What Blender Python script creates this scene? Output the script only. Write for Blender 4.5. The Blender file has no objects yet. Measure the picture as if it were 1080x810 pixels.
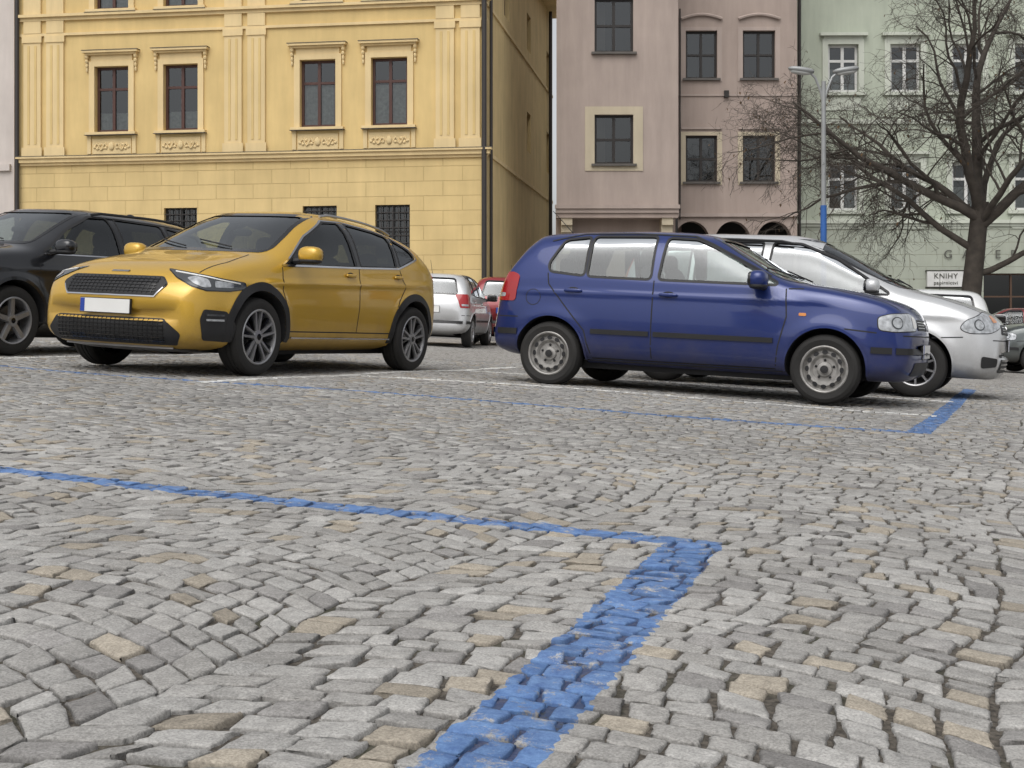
import bpy, bmesh, math, random, time
import numpy as np
from mathutils import Vector, Matrix
from mathutils.bvhtree import BVHTree
T0=time.time()
random.seed(7); np.random.seed(7)
S=bpy.context.scene
COL=S.collection
def link(o): COL.objects.link(o); return o
# ------------------------------------------------------------ ground model
def gz(x,y): return -0.048*x+0.003*y
GN=Vector((0.048,-0.003,1)).normalized()
def und(x,y): return 0.010*np.sin(x*0.9+1.3)*np.sin(y*0.7)+0.005*np.sin(x*2.1+y*1.7)
# ------------------------------------------------------------ materials
def newmat(name):
    m=bpy.data.materials.new(name); m.use_nodes=True
    nt=m.node_tree; nt.nodes.clear()
    out=nt.nodes.new('ShaderNodeOutputMaterial')
    return m,nt,out
def N(nt,t,**k):
    n=nt.nodes.new(t)
    for a,b in k.items(): setattr(n,a,b)
    return n
def noise(nt,scale,detail=4,vec=None,rough=.5):
    n=N(nt,'ShaderNodeTexNoise'); n.inputs['Scale'].default_value=scale; n.inputs['Detail'].default_value=detail
    n.inputs['Roughness'].default_value=rough
    if vec is None:
        tc=N(nt,'ShaderNodeTexCoord'); vec=tc.outputs['Object']
    nt.links.new(vec,n.inputs['Vector']); return n
def mp(nt,val,a,b,c,d):
    m=N(nt,'ShaderNodeMapRange'); nt.links.new(val,m.inputs[0])
    for i,x in enumerate((a,b,c,d)): m.inputs[i+1].default_value=x
    return m.outputs[0]
def mixc(nt,fac,a,b,blend='MIX'):
    m=N(nt,'ShaderNodeMix',data_type='RGBA',blend_type=blend)
    for s,v in ((m.inputs[0],fac),(m.inputs[6],a),(m.inputs[7],b)):
        if isinstance(v,(int,float)): s.default_value=v
        elif isinstance(v,(tuple,list)): s.default_value=(*v[:3],1)
        else: nt.links.new(v,s)
    return m.outputs[2]
def math_(nt,op,a,b=None,c=None):
    m=N(nt,'ShaderNodeMath',operation=op)
    for i,v in enumerate((a,b,c)):
        if v is None: continue
        if isinstance(v,(int,float)): m.inputs[i].default_value=v
        else: nt.links.new(v,m.inputs[i])
    return m.outputs[0]
MC={}
def mat(name,col,rough=.6,metal=0.,coat=0.,bump=0.,bscale=40.,var=.12,vscale=3.,spec=.5,streak=0.):
    if name in MC: return MC[name]
    m,nt,out=newmat(name)
    p=N(nt,'ShaderNodeBsdfPrincipled')
    nt.links.new(p.outputs[0],out.inputs[0])
    p.inputs['Roughness'].default_value=rough; p.inputs['Metallic'].default_value=metal
    p.inputs['Coat Weight'].default_value=coat; p.inputs['Coat Roughness'].default_value=.04
    p.inputs['Specular IOR Level'].default_value=spec
    n=noise(nt,vscale,3)
    f=mp(nt,n.outputs[0],.3,.7,1-var,1+var*.5)
    c=mixc(nt,1.,col,f,'MULTIPLY')
    if streak:
        tc=N(nt,'ShaderNodeTexCoord'); mpn=N(nt,'ShaderNodeMapping'); mpn.inputs['Scale'].default_value=(1.6,1.6,.22)
        nt.links.new(tc.outputs['Object'],mpn.inputs[0])
        n2=noise(nt,1.5,5,mpn.outputs[0],.65)
        f2=mp(nt,n2.outputs[0],.35,.7,1-streak,1.03)
        c=mixc(nt,1.,c,f2,'MULTIPLY')
    nt.links.new(c,p.inputs['Base Color'])
    if bump:
        b=N(nt,'ShaderNodeBump'); b.inputs['Strength'].default_value=bump; b.inputs['Distance'].default_value=.01
        nb=noise(nt,bscale,3); nt.links.new(nb.outputs[0],b.inputs['Height']); nt.links.new(b.outputs[0],p.inputs['Normal'])
    MC[name]=m; return m
def paint(name,col,metal=.35,rough=.38):
    if name in MC: return MC[name]
    m,nt,out=newmat(name)
    p=N(nt,'ShaderNodeBsdfPrincipled'); nt.links.new(p.outputs[0],out.inputs[0])
    tc=N(nt,'ShaderNodeTexCoord')
    sx=N(nt,'ShaderNodeSeparateXYZ'); nt.links.new(tc.outputs['Object'],sx.inputs[0])
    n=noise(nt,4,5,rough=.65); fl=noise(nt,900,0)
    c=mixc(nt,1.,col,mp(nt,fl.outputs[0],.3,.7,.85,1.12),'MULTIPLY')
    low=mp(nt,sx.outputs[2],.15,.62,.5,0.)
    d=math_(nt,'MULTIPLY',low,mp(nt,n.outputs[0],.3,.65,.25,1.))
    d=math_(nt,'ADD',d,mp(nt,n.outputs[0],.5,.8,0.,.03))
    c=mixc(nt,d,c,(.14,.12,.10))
    nt.links.new(c,p.inputs['Base Color'])
    p.inputs['Metallic'].default_value=metal
    nt.links.new(mp(nt,d,0,.5,rough,.7),p.inputs['Roughness'])
    nt.links.new(mp(nt,d,0,.5,.85,.2),p.inputs['Coat Weight'])
    nt.links.new(mp(nt,n.outputs[0],.3,.8,.03,.09),p.inputs['Coat Roughness'])
    MC[name]=m; return m
def glassmat(name,tint,base=.05,mul=1.3):
    if name in MC: return MC[name]
    m,nt,out=newmat(name)
    tr=N(nt,'ShaderNodeBsdfTransparent'); tr.inputs[0].default_value=(*tint,1)
    gl=N(nt,'ShaderNodeBsdfGlossy'); gl.inputs['Roughness'].default_value=.02; gl.inputs[0].default_value=(.92,.95,.97,1)
    fr=N(nt,'ShaderNodeFresnel'); fr.inputs[0].default_value=1.5
    nn=noise(nt,1.2,1); b=N(nt,'ShaderNodeBump'); b.inputs['Strength'].default_value=.06; b.inputs['Distance'].default_value=.02
    nt.links.new(nn.outputs[0],b.inputs['Height']); nt.links.new(b.outputs[0],gl.inputs['Normal'])
    f=math_(nt,'ADD',math_(nt,'MULTIPLY',fr.outputs[0],mul),base)
    mx=N(nt,'ShaderNodeMixShader'); nt.links.new(f,mx.inputs[0]); nt.links.new(tr.outputs[0],mx.inputs[1]); nt.links.new(gl.outputs[0],mx.inputs[2])
    nt.links.new(mx.outputs[0],out.inputs[0]); MC[name]=m; return m
# ------------------------------------------------------------ mesh builder
class MB:
    def __init__(s): s.v=[];s.f=[];s.m=[];s.s=[];s.mats=[]
    def mi(s,m):
        if m not in s.mats: s.mats.append(m)
        return s.mats.index(m)
    def add(s,v,f,m,M=None,smooth=False):
        b=len(s.v); k=s.mi(m)
        for p in v:
            p=Vector(p)
            s.v.append(tuple(M@p) if M else tuple(p))
        for q in f: s.f.append(tuple(b+i for i in q)); s.m.append(k); s.s.append(smooth)
    def box(s,x0,y0,z0,x1,y1,z1,m,M=None):
        v=[(x0,y0,z0),(x1,y0,z0),(x1,y1,z0),(x0,y1,z0),(x0,y0,z1),(x1,y0,z1),(x1,y1,z1),(x0,y1,z1)]
        s.add(v,[(0,3,2,1),(4,5,6,7),(0,1,5,4),(1,2,6,5),(2,3,7,6),(3,0,4,7)],m,M)
    def sell(s,c,r,m,n=3.,M=None,nu=16,nv=10):
        def sp(a,e): return math.copysign(abs(a)**e,a)
        e=2./n; v=[];f=[]
        for j in range(nv+1):
            ph=-math.pi/2+math.pi*j/nv
            for i in range(nu):
                th=2*math.pi*i/nu
                v.append((c[0]+r[0]*sp(math.cos(ph),e)*sp(math.cos(th),e),c[1]+r[1]*sp(math.cos(ph),e)*sp(math.sin(th),e),c[2]+r[2]*sp(math.sin(ph),e)))
        for j in range(nv):
            for i in range(nu):
                a=j*nu+i;b=j*nu+(i+1)%nu
                f.append((a,b,b+nu,a+nu))
        s.add(v,f,m,M,True)
    def tube(s,path,rad,m,seg=8,M=None,cap=True):
        v=[];f=[];k=len(path)
        pv=None
        for i,p in enumerate(path):
            p=Vector(p)
            d=(Vector(path[min(i+1,k-1)])-Vector(path[max(i-1,0)]))
            if d.length<1e-9: d=Vector((0,0,1))
            d.normalize()
            if pv is None:
                a=d.orthogonal().normalized()
            else:
                a=(pv-d*pv.dot(d))
                a=a.normalized() if a.length>1e-6 else d.orthogonal().normalized()
            pv=a; b=d.cross(a); r=rad[i] if hasattr(rad,'__len__') else rad
            for j in range(seg):
                t=2*math.pi*j/seg; v.append(p+a*math.cos(t)*r+b*math.sin(t)*r)
        for i in range(k-1):
            for j in range(seg):
                f.append((i*seg+j,i*seg+(j+1)%seg,(i+1)*seg+(j+1)%seg,(i+1)*seg+j))
        if cap: f.append(tuple(range(seg))[::-1]); f.append(tuple((k-1)*seg+j for j in range(seg)))
        s.add(v,f,m,M,True)
    def lathe(s,prof,m,seg=40,M=None):  # prof (r,y) around Y axis
        v=[];f=[]
        for r,y in prof:
            for j in range(seg):
                t=2*math.pi*j/seg; v.append((r*math.cos(t),y,r*math.sin(t)))
        for i in range(len(prof)-1):
            for j in range(seg):
                f.append((i*seg+j,i*seg+(j+1)%seg,(i+1)*seg+(j+1)%seg,(i+1)*seg+j))
        s.add(v,f,m,M,True)
    def obj(s,name,parent=None,M=None,sharp=35):
        me=bpy.data.meshes.new(name); me.from_pydata(s.v,[],s.f)
        for m in s.mats: me.materials.append(m)
        me.polygons.foreach_set('material_index',s.m); me.polygons.foreach_set('use_smooth',s.s)
        me.update()
        try: me.set_sharp_from_angle(angle=math.radians(sharp))
        except Exception: pass
        o=link(bpy.data.objects.new(name,me))
        if parent is not None: o.parent=parent
        if M is not None: o.matrix_local=M
        return o
def empty(name,M=Matrix()):
    e=link(bpy.data.objects.new(name,None)); e.matrix_world=M; e.empty_display_size=.3; return e
# ------------------------------------------------------------ interpolation
def pchip(pts):
    x=np.array([p[0] for p in pts],float); y=np.array([p[1] for p in pts],float)
    h=np.diff(x); d=np.diff(y)/h; m=np.zeros_like(x)
    for i in range(1,len(x)-1):
        if d[i-1]*d[i]>0:
            w1=2*h[i]+h[i-1]; w2=h[i]+2*h[i-1]; m[i]=(w1+w2)/(w1/d[i-1]+w2/d[i])
    m[0]=d[0]; m[-1]=d[-1]
    def f(t):
        t=min(max(t,x[0]),x[-1]); i=min(max(int(np.searchsorted(x,t))-1,0),len(h)-1)
        s=(t-x[i])/h[i]
        return float((1+2*s)*(1-s)**2*y[i]+s*(1-s)**2*h[i]*m[i]+s*s*(3-2*s)*y[i+1]+s*s*(s-1)*h[i]*m[i+1])
    return f
def rounded(poly,r=.03,n=4):
    out=[];k=len(poly)
    for i in range(k):
        p=Vector(poly[i]).to_2d(); a=Vector(poly[i-1]).to_2d(); b=Vector(poly[(i+1)%k]).to_2d()
        da=(a-p); db=(b-p); ra=min(r,da.length*.45); rb=min(r,db.length*.45)
        A=p+da.normalized()*ra; B=p+db.normalized()*rb
        for j in range(n+1):
            t=j/n; q=A*(1-t)**2+p*2*t*(1-t)+B*t*t; out.append((q.x,q.y))
    return out
def area(p): return .5*sum(p[i-1][0]*p[i][1]-p[i][0]*p[i-1][1] for i in range(len(p)))
def offset(poly,d):
    sg=1 if area(poly)>0 else -1; k=len(poly); out=[]
    for i in range(k):
        a=Vector(poly[i-1]); b=Vector(poly[(i+1)%k]); t=(b-a)
        if t.length<1e-9: out.append(poly[i]); continue
        t.normalize(); out.append((poly[i][0]+t.y*d*sg,poly[i][1]-t.x*d*sg))
    return out
def circ(c,r,n=20,ry=None): return [(c[0]+r*math.cos(2*math.pi*i/n),c[1]+(ry or r)*math.sin(2*math.pi*i/n)) for i in range(n)]
# ------------------------------------------------------------ car generator
BLK=mat('black_plastic',(.016,.016,.017),.55,bump=.1,bscale=300)
GLOSSBLK=mat('gloss_black',(.008,.008,.009),.15,coat=.5)
RUB=mat('tyre_rubber',(.020,.019,.018),.8,bump=.15,bscale=120,var=.3)
DARK=mat('interior_dark',(.02,.02,.022),.8)
SEAT=mat('seat_fabric',(.035,.035,.04),.9)
CHR=mat('chrome',(.6,.6,.62),.18,1.)
SILV=mat('alloy_silver',(.40,.40,.41),.38,.8)
STEEL=mat('steel_wheel',(.34,.33,.315),.5,.4,var=.3,vscale=20)
HLG=mat('headlamp_reflector',(.50,.52,.54),.22,.35,coat=.6,var=.45,vscale=22)
HLD=mat('headlamp_dark',(.07,.075,.08),.2,.2,coat=.6)
RED=mat('tail_lamp_red',(.36,.010,.012),.15,coat=.8)
ORG=mat('indicator_amber',(.6,.2,.02),.15,coat=1.)
WHT=mat('white_plate',(.78,.78,.76),.4,var=.04)
PBL=mat('plate_blue',(.02,.06,.35),.4)
CGL=glassmat('car_glass',(.55,.61,.59),.03,1.1)
MGL=glassmat('tinted_glass',(.30,.33,.33),.04,1.1)
WGL=glassmat('windscreen_glass',(.58,.66,.63),.13,1.2)
PGL=glassmat('privacy_glass',(.12,.14,.15),.04,1.2)
class Car:
    def __init__(s,sp):
        s.sp=sp; s.top=pchip(sp['top']); s.bot=pchip(sp['bot']); s.w=pchip(sp['w']); s.belt=pchip(sp['belt'])
        s.x0=sp['top'][0][0]; s.x1=sp['top'][-1][0]; s.wmax=max(p[1] for p in sp['w'])
    def bow(s,x,y):
        sp=s.sp; r=(abs(y)/s.wmax)**2.4
        if x>0.05:
            t=min(1,(x-.05)/.8); t=t*t*(3-2*t); return x-sp.get('bf',.15)*t*r
        if x<-.6:
            t=min(1,(-.6-x)/.8); t=t*t*(3-2*t); return x+sp.get('br',.10)*t*r
        return x
    def section(s,x):
        sp=s.sp
        t=s.top(x);b=s.bot(x);w=s.w(x); be=min(s.belt(x),b+.82*(t-b)); mid=b+(be-b)*.52
        pts=[]
        for i in range(9):
            a=math.pi/2*i/8; pts.append((w*math.sin(a)**(2/5.),mid-(mid-b)*math.cos(a)**(2/4.5)))
        ins=sp.get('ins',.03)
        for i in range(1,17):
            q=i/16; z=mid+(be-mid)*q; pts.append((w-ins*q**2,z))
        yb=w-ins; H=t-be; n=sp.get('n',4.2); lean=sp.get('lean',.36)
        for i in range(1,19):
            a=math.pi/2*i/18; cy=max(0,math.cos(a))**(2/n); z=be+H*math.sin(a)**(2/n)
            y=yb*cy; y-=lean*(z-be)*(y/yb); pts.append((y,z))
        pts[0]=(0,pts[0][1]); pts[-1]=(0,t)
        return pts,be
    def flare(s,x,y,z,be):
        sp=s.sp
        if z>be+.01: return y
        for cx in (sp['wb']/2,-sp['wb']/2):
            r=math.hypot(x-cx,z-sp['R']); y+= sp.get('fl',.018)*math.exp(-((r-sp['Ra']-.02)/.07)**2) if z>sp['R']*.6 else 0
        for (zf,amp,sig) in sp.get('lines',[]):
            zz=zf(x)
            fade=1. if abs(x)<s.x1*.72 else max(0,1-(abs(x)-s.x1*.72)/.3)
            y+=amp*math.exp(-((z-zz)/sig)**2)*fade
        return y
    def body(s):
        Nn=120; V=[];F=[]; rings=[]
        for k in range(Nn+1):
            u=k/Nn; t=(1-math.cos(math.pi*u))/2; x=s.x0+(s.x1-s.x0)*(.5*u+.5*t)
            pts,be=s.section(x); ring=[]
            for i,(y,z) in enumerate(pts):
                if 3<i<len(pts)-6: y=s.flare(s.bow(x,y),y,z,be)
                ring.append((s.bow(x,y),y,z))
            full=ring+[(a,-b,c) for (a,b,c) in ring[-2:0:-1]]
            rings.append(full)
        L=len(rings[0])
        for r in rings: V+=r
        for k in range(Nn):
            for i in range(L):
                a=k*L+i;b=k*L+(i+1)%L; F.append((a,a+L,b+L,b))
        for k,rev in ((0,False),(Nn,True)):
            c=np.mean(np.array(rings[k]),axis=0); V.append(tuple(c)); ci=len(V)-1
            for i in range(L):
                a=k*L+i;b=k*L+(i+1)%L; F.append((a,b,ci) if not rev else (b,a,ci))
        me=bpy.data.meshes.new('b'); me.from_pydata(V,[],F)
        bm=bmesh.new(); bm.from_mesh(me); bmesh.ops.recalc_face_normals(bm,faces=bm.faces); bm.to_mesh(me)
        bm.verts.ensure_lookup_table(); bm.faces.ensure_lookup_table(); bm.normal_update()
        s.bvh=BVHTree.FromBMesh(bm)
        s.fv=[[v.index for v in f.verts] for f in bm.faces]; s.vco=[v.co.copy() for v in bm.verts]; s.vno=[v.normal.copy() for v in bm.verts]
        bm.free(); return me
    def proj(s,view,u,v):
        if view=='top': o=Vector((u,v,3));d=Vector((0,0,-1))
        else:
            a=math.radians(view); o=Vector((math.cos(a)*5-math.sin(a)*u,math.sin(a)*5+math.cos(a)*u,v)); d=Vector((-math.cos(a),-math.sin(a),0))
        l,n,i,di=s.bvh.ray_cast(o,d)
        if l is None: return None,None
        vs=s.fv[i]; ws=[1/(1e-5+(s.vco[j]-l).length) for j in vs]; nn=Vector()
        for j,w in zip(vs,ws): nn+=s.vno[j]*w
        nn.normalize()
        return l,nn
    def patch(s,mb,view,poly,m,off=.003,step=.05,skirt=0.):
        bm=bmesh.new(); f=bm.faces.new([bm.verts.new((p[0],p[1],0)) for p in poly])
        us=[p[0] for p in poly]; vs=[p[1] for p in poly]
        for ax,(lo,hi) in ((0,(min(us),max(us))),(1,(min(vs),max(vs)))):
            g=lo+step*.5
            while g<hi:
                co=[0,0,0]; no=[0,0,0]; co[ax]=g; no[ax]=1
                bmesh.ops.bisect_plane(bm,geom=bm.verts[:]+bm.edges[:]+bm.faces[:],plane_co=co,plane_no=no); g+=step
        bm.verts.ensure_lookup_table(); bm.verts.index_update(); ok={};V=[]
        for v in bm.verts:
            l,n=s.proj(view,v.co.x,v.co.y)
            if l is None: continue
            ok[v.index]=len(V); V.append(l+n*off)
            if skirt: V.append(l-n*.004)
        F=[]
        for fa in bm.faces:
            ids=[v.index for v in fa.verts]
            if all(i in ok for i in ids): F.append(tuple(ok[i] for i in ids))
        if skirt:
            for e in bm.edges:
                if len(e.link_faces)==1:
                    a,b=e.verts[0].index,e.verts[1].index
                    if a in ok and b in ok: F.append((ok[a],ok[b],ok[b]+1,ok[a]+1))
        bm.free()
        if F: mb.add(V,F,m,None,True)
    def patch2(s,mb,view,poly,m,**k):
        s.patch(mb,view,poly,m,**k); s.patch(mb,-view,[(-a,b) for a,b in poly],m,**k)
    def strip(s,mb,view,pl,width,m,off=.003,thick=0.,closed=False,step=.03):
        P=[Vector(p) for p in pl]
        if closed: P.append(P[0])
        Q=[P[0]]
        for a,b in zip(P[:-1],P[1:]):
            k=max(1,int((b-a).length/step))
            for i in range(1,k+1): Q.append(a.lerp(b,i/k))
        rows=[]; n=len(Q)
        for i,q in enumerate(Q):
            if closed: t=(Q[(i+1)%(n-1)]-Q[(i-1)%(n-1)])
            else: t=Q[min(i+1,n-1)]-Q[max(i-1,0)]
            if t.length<1e-9: continue
            t.normalize(); nn=Vector((-t.y,t.x))
            r=[]
            for sgn in (-1,1):
                w=width/2
                l,no=s.proj(view,q.x+nn.x*w*sgn,q.y+nn.y*w*sgn)
                r.append(None if l is None else (l,no))
            rows.append(r)
        V=[];F=[];prev=None
        for r in rows:
            if None in r: prev=None; continue
            (l0,n0),(l1,n1)=r; b=len(V)
            if thick: V+= [l0-n0*.004,l0+n0*(off+thick),l1+n1*(off+thick),l1-n1*.004]
            else: V+=[l0+n0*off,l1+n1*off]
            k=4 if thick else 2
            if prev is not None:
                for j in range(k-1): F.append((prev+j,prev+j+1,b+j+1,b+j))
            prev=b
        if F: mb.add(V,F,m,None,True)
    def strip2(s,mb,view,pl,width,m,**k):
        s.strip(mb,view,pl,width,m,**k); s.strip(mb,-view,[(-a,b) for a,b in pl],width,m,**k)
    def side(s,mb,kind,pl,*a,**k): # pl given as (x,z)
        q=[(-x,z) for x,z in pl]
        (s.patch2 if kind=='p' else s.strip2)(mb,90,q,*a,**k)
def prism(polys3):
    bm=bmesh.new()
    for A,B in polys3:
        a=[bm.verts.new(p) for p in A]; b=[bm.verts.new(p) for p in B]; n=len(a)
        bm.faces.new(a); bm.faces.new(b[::-1])
        for i in range(n): bm.faces.new((a[i],b[i],b[(i+1)%n],a[(i+1)%n]))
    bmesh.ops.recalc_face_normals(bm,faces=bm.faces)
    me=bpy.data.meshes.new('c'); bm.to_mesh(me); bm.free()
    return link(bpy.data.objects.new('cut',me))
def cutby(o,c):
    md=o.modifiers.new('b','BOOLEAN'); md.operation='DIFFERENCE'; md.object=c
    n0=len(o.data.polygons)
    md.solver='EXACT'
    dg=bpy.context.evaluated_depsgraph_get(); dg.update()
    me=bpy.data.meshes.new_from_object(o.evaluated_get(dg))
    o.modifiers.clear()
    if len(me.polygons)>100: o.data=me
    else: print('BOOL FAIL',o.name,n0,len(me.polygons))
    cm=c.data; bpy.data.objects.remove(c); bpy.data.meshes.remove(cm)
def make_wheel(mb,R,rim,wd,cx,cy,side,style):
    M=Matrix.Translation((cx,cy,R))@(Matrix() if side>0 else Matrix.Rotation(math.pi,4,'Z'))
    h=wd/2
    prof=[(rim-.012,-h+.02),(rim,-h+.005),(rim+.02,-h),(R-.045,-h-.006),(R-.018,-h+.006),(R-.004,-h+.03),(R,-h+.05)]
    prof+= [(R-.006,-.045),(R-.006,-.037),(R,-.035),(R,-.005),(R-.006,-.003),(R-.006,.003),(R,.005),(R,.035),(R-.006,.037),(R-.006,.045)]
    prof+=[(r,-y) for r,y in prof[6::-1]]
    mb.lathe(prof,RUB,48,M)
    out=h
    mb.lathe([(rim+.004,out-.004),(rim-.004,out+.002),(rim-.014,out-.004),(rim-.02,out-.03),(rim-.03,-h*.3),(rim-.03,-h+.01)],SILV if style!='steel' else STEEL,48,M)
    mb.lathe([(rim-.03,-.02),(.02,-.02)],DARK,24,M)
    mb.lathe([(rim*.62,out-.075),(rim*.62,-.0),(.03,-.01)],mat('brake_disc',(.25,.24,.23),.4,.8),32,M)
    if style=='steel':
        z=out
        mb.lathe([(rim-.02,z-.03),(rim-.035,z-.045),(rim-.05,z-.04),(rim*.70,z-.02),(rim*.62,z-.022),(rim*.5,z-.05),(rim*.34,z-.05),(rim*.30,z-.03),(.035,z-.025),(.03,z-.012),(0.001,z-.010)],STEEL,48,M)
        for i in range(12):
            a=2*math.pi*i/12; r=rim*.745
            Mh=M@Matrix.Rotation(-a,4,'Y')@Matrix.Translation((r,0,0))
            mb.add([(.017*math.cos(t)-.002,z-.019-.2*.017*math.cos(t),.024*math.sin(t)) for t in [2*math.pi*j/10 for j in range(10)]],[tuple(range(10))[::-1]],DARK,Mh)
        for i in range(5):
            a=2*math.pi*i/5+.3; Mh=M@Matrix.Rotation(-a,4,'Y')@Matrix.Translation((rim*.40,z-.045,0))
            mb.sell((0,0,0),(.011,.014,.011),DARK,2,Mh,8,6)
        mb.lathe([(.032,z-.012),(.030,z-.002),(.001,z)],BLK,16,M)
    else:
        ns={'twin5':5,'multi10':10,'five':5,'seven':7}[style]
        for i in range(ns):
            a=2*math.pi*i/ns+.25
            Ma=M@Matrix.Rotation(-a,4,'Y')
            def spoke(w0,w1,o0,o1,mt,z0,z1,rr0=.045,rr1=rim-.012):
                v=[(rr0,z0-.03,o0-w0),(rr0,z0-.03,o0+w0),(rr0,z0,o0+w0*.7),(rr0,z0,o0-w0*.7),(rr1,z1-.04,o1-w1),(rr1,z1-.04,o1+w1),(rr1,z1,o1+w1*.7),(rr1,z1,o1-w1*.7)]
                mb.add(v,[(0,1,2,3),(7,6,5,4),(0,4,5,1),(1,5,6,2),(2,6,7,3),(3,7,4,0)],mt,Ma)
            if style=='twin5':
                spoke(.016,.012,.014,.045,SILV,out-.018,out-.006)
                spoke(.016,.012,-.014,-.045,SILV,out-.018,out-.006)
                spoke(.020,.040,0,0,GLOSSBLK,out-.035,out-.028)
                spoke(.008,.016,.02,.105,GLOSSBLK,out-.03,out-.02)
                spoke(.008,.016,-.02,-.105,GLOSSBLK,out-.03,out-.02)
            elif style=='five': spoke(.035,.03,0,0,SILV,out-.02,out-.008)
            elif style=='seven': spoke(.022,.02,0,0,SILV,out-.02,out-.008)
            else: spoke(.014,.012,0,0,SILV,out-.02,out-.008)
        mb.lathe([(.062,out-.05),(.058,out-.012),(.03,out-.008),(.001,out-.006)],SILV,24,M)
        mb.lathe([(.028,out-.006),(.001,out-.004)],GLOSSBLK,16,M)
def build_car(sp,center,F,scale=1.,extras=None):
    c=Car(sp); F=Vector((F[0],F[1],0)); F=(F-GN*F.dot(GN)).normalized(); Lf=GN.cross(F)
    M=Matrix((( F.x,Lf.x,GN.x,center[0]),(F.y,Lf.y,GN.y,center[1]),(F.z,Lf.z,GN.z,gz(*center)),(0,0,0,1)))@Matrix.Scale(scale,4)
    E=empty('parked_car',M)
    me=c.body(); o=link(bpy.data.objects.new('body',me))
    R=sp['R'];Ra=sp['Ra'];wb=sp['wb']
    pr=[]
    for cx in (wb/2,-wb/2):
        for sg in (1,-1):
            p=circ((cx,R+.01),Ra,44)
            pr.append(([(x,sg*.48,z) for x,z in p],[(x,sg*1.3,z) for x,z in p]))
    cutby(o,prism(pr))
    xa,xb=sp['cab']; zf=sp.get('floor',.42); bm=bmesh.new(); rings=[]
    K=26
    for k in range(K+1):
        x=xa+(xb-xa)*k/K; pts,be=c.section(x)
        up=[p for p in pts if p[1]>=be-1e-6]
        half=[]
        for y,z in up:
            half.append((max(0,y-.055),max(zf+.1+.02*len(half)*.1,z-.045)))
        yb=up[0][0]-.055
        ring=[(yb,zf)]+half
        full=[(c.bow(x,y)*1.0,y,z) for y,z in ring]; full=full+[(a,-b,d) for a,b,d in full[-2::-1]]
        rings.append([bm.verts.new(p) for p in full])
    L=len(rings[0])
    for k in range(K):
        for i in range(L): bm.faces.new((rings[k][i],rings[k][(i+1)%L],rings[k+1][(i+1)%L],rings[k+1][i]))
    bm.faces.new(rings[0]); bm.faces.new(rings[-1][::-1]); bmesh.ops.recalc_face_normals(bm,faces=bm.faces)
    me=bpy.data.meshes.new('c'); bm.to_mesh(me); bm.free(); cutby(o,link(bpy.data.objects.new('cut',me)))
    wins=[rounded(p,.035) for p in sp['wins']]
    cutby(o,prism([([(x,-1.3,z) for x,z in w],[(x,1.3,z) for x,z in w]) for w in wins]))
    ws=rounded(sp['ws'],.05); rw=rounded(sp['rw'],.05)
    cutby(o,prism([([(sp['wsx'],y,z) for y,z in ws],[(sp['wsx']-1.15,y,z) for y,z in ws]),([(c.x0-.2,y,z) for y,z in rw],[(sp['rwx'],y,z) for y,z in rw])]))
    me=o.data; me.materials.clear(); me.materials.append(sp['paint']); me.materials.append(DARK)
    nor=[None]*len(me.loops)
    for p in me.polygons:
        l,n,i,d=c.bvh.find_nearest(p.center)
        on = l is not None and d<.004 and abs(n.dot(p.normal))>.8
        p.material_index=0 if on else 1; p.use_smooth=True
        for li in p.loop_indices:
            if on:
                co=me.vertices[me.loops[li].vertex_index].co
                l2,n2,i2,d2=c.bvh.find_nearest(co)
                vs=c.fv[i2]; nn=Vector()
                for j in vs: nn+=c.vno[j]*(1/(1e-5+(c.vco[j]-l2).length))
                nn.normalize(); nor[li]=nn if nn.dot(p.normal)>.3 else p.normal.copy()
            else: nor[li]=p.normal.copy()
    me.normals_split_custom_set(nor)
    o.parent=E
    g=MB(); k=MB()
    for i,w in enumerate(wins):
        gm=PGL if i in sp.get('privacy',()) else sp.get('glass',CGL)
        c.side(g,'p',offset(w,.008),gm,off=-.006,step=.08)
        c.side(k,'s',offset(w,.008),.022,BLK,off=.0025,closed=True)
    c.patch(g,0,offset(ws,.008),WGL,off=-.005,step=.08); c.strip(k,0,offset(ws,.008),.03,GLOSSBLK,off=.0025,closed=True)
    c.patch(g,180,[(-a,b) for a,b in offset(rw,.008)],sp.get('rwglass',CGL),off=-.005,step=.08); c.strip(k,180,[(-a,b) for a,b in offset(rw,.008)],.03,GLOSSBLK,off=.0025,closed=True)
    g.obj('window_glass',E)
    for pb in sp.get('pillars',[]): c.side(k,'p',pb,GLOSSBLK,off=.0022,step=.06)
    for w in sp.get('seams',[]): c.side(k,'s',w,.011,DARK,off=.0012)
    for w in sp.get('topseams',[]):
        c.strip(k,'top',w,.012,DARK,off=.0012); c.strip(k,'top',[(a,-b) for a,b in w],.012,DARK,off=.0012)
    for cx in (wb/2,-wb/2):
        lw=sp.get('lipw',.02)
        arc=[(cx+(Ra+lw/2)*math.cos(t),R+.01+(Ra+lw/2)*math.sin(t)) for t in np.linspace(-.12,math.pi+.12,40)]
        c.side(k,'s',arc,lw,sp.get('lip',sp['paint']),off=0.,thick=.010)
    for hx,hz in sp['handles']:
        for sg in (1,-1):
            l,n=c.proj(90*sg,-hx*sg,hz)
            k.sell((l.x,l.y+sg*.014,l.z),(.085,.016,.017),sp.get('hmat',sp['paint']),3)
            k.sell((l.x,l.y+sg*.001,l.z+.004),(.05,.006,.026),DARK,2.5)
    mx,my,mz=sp['mirror']
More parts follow.
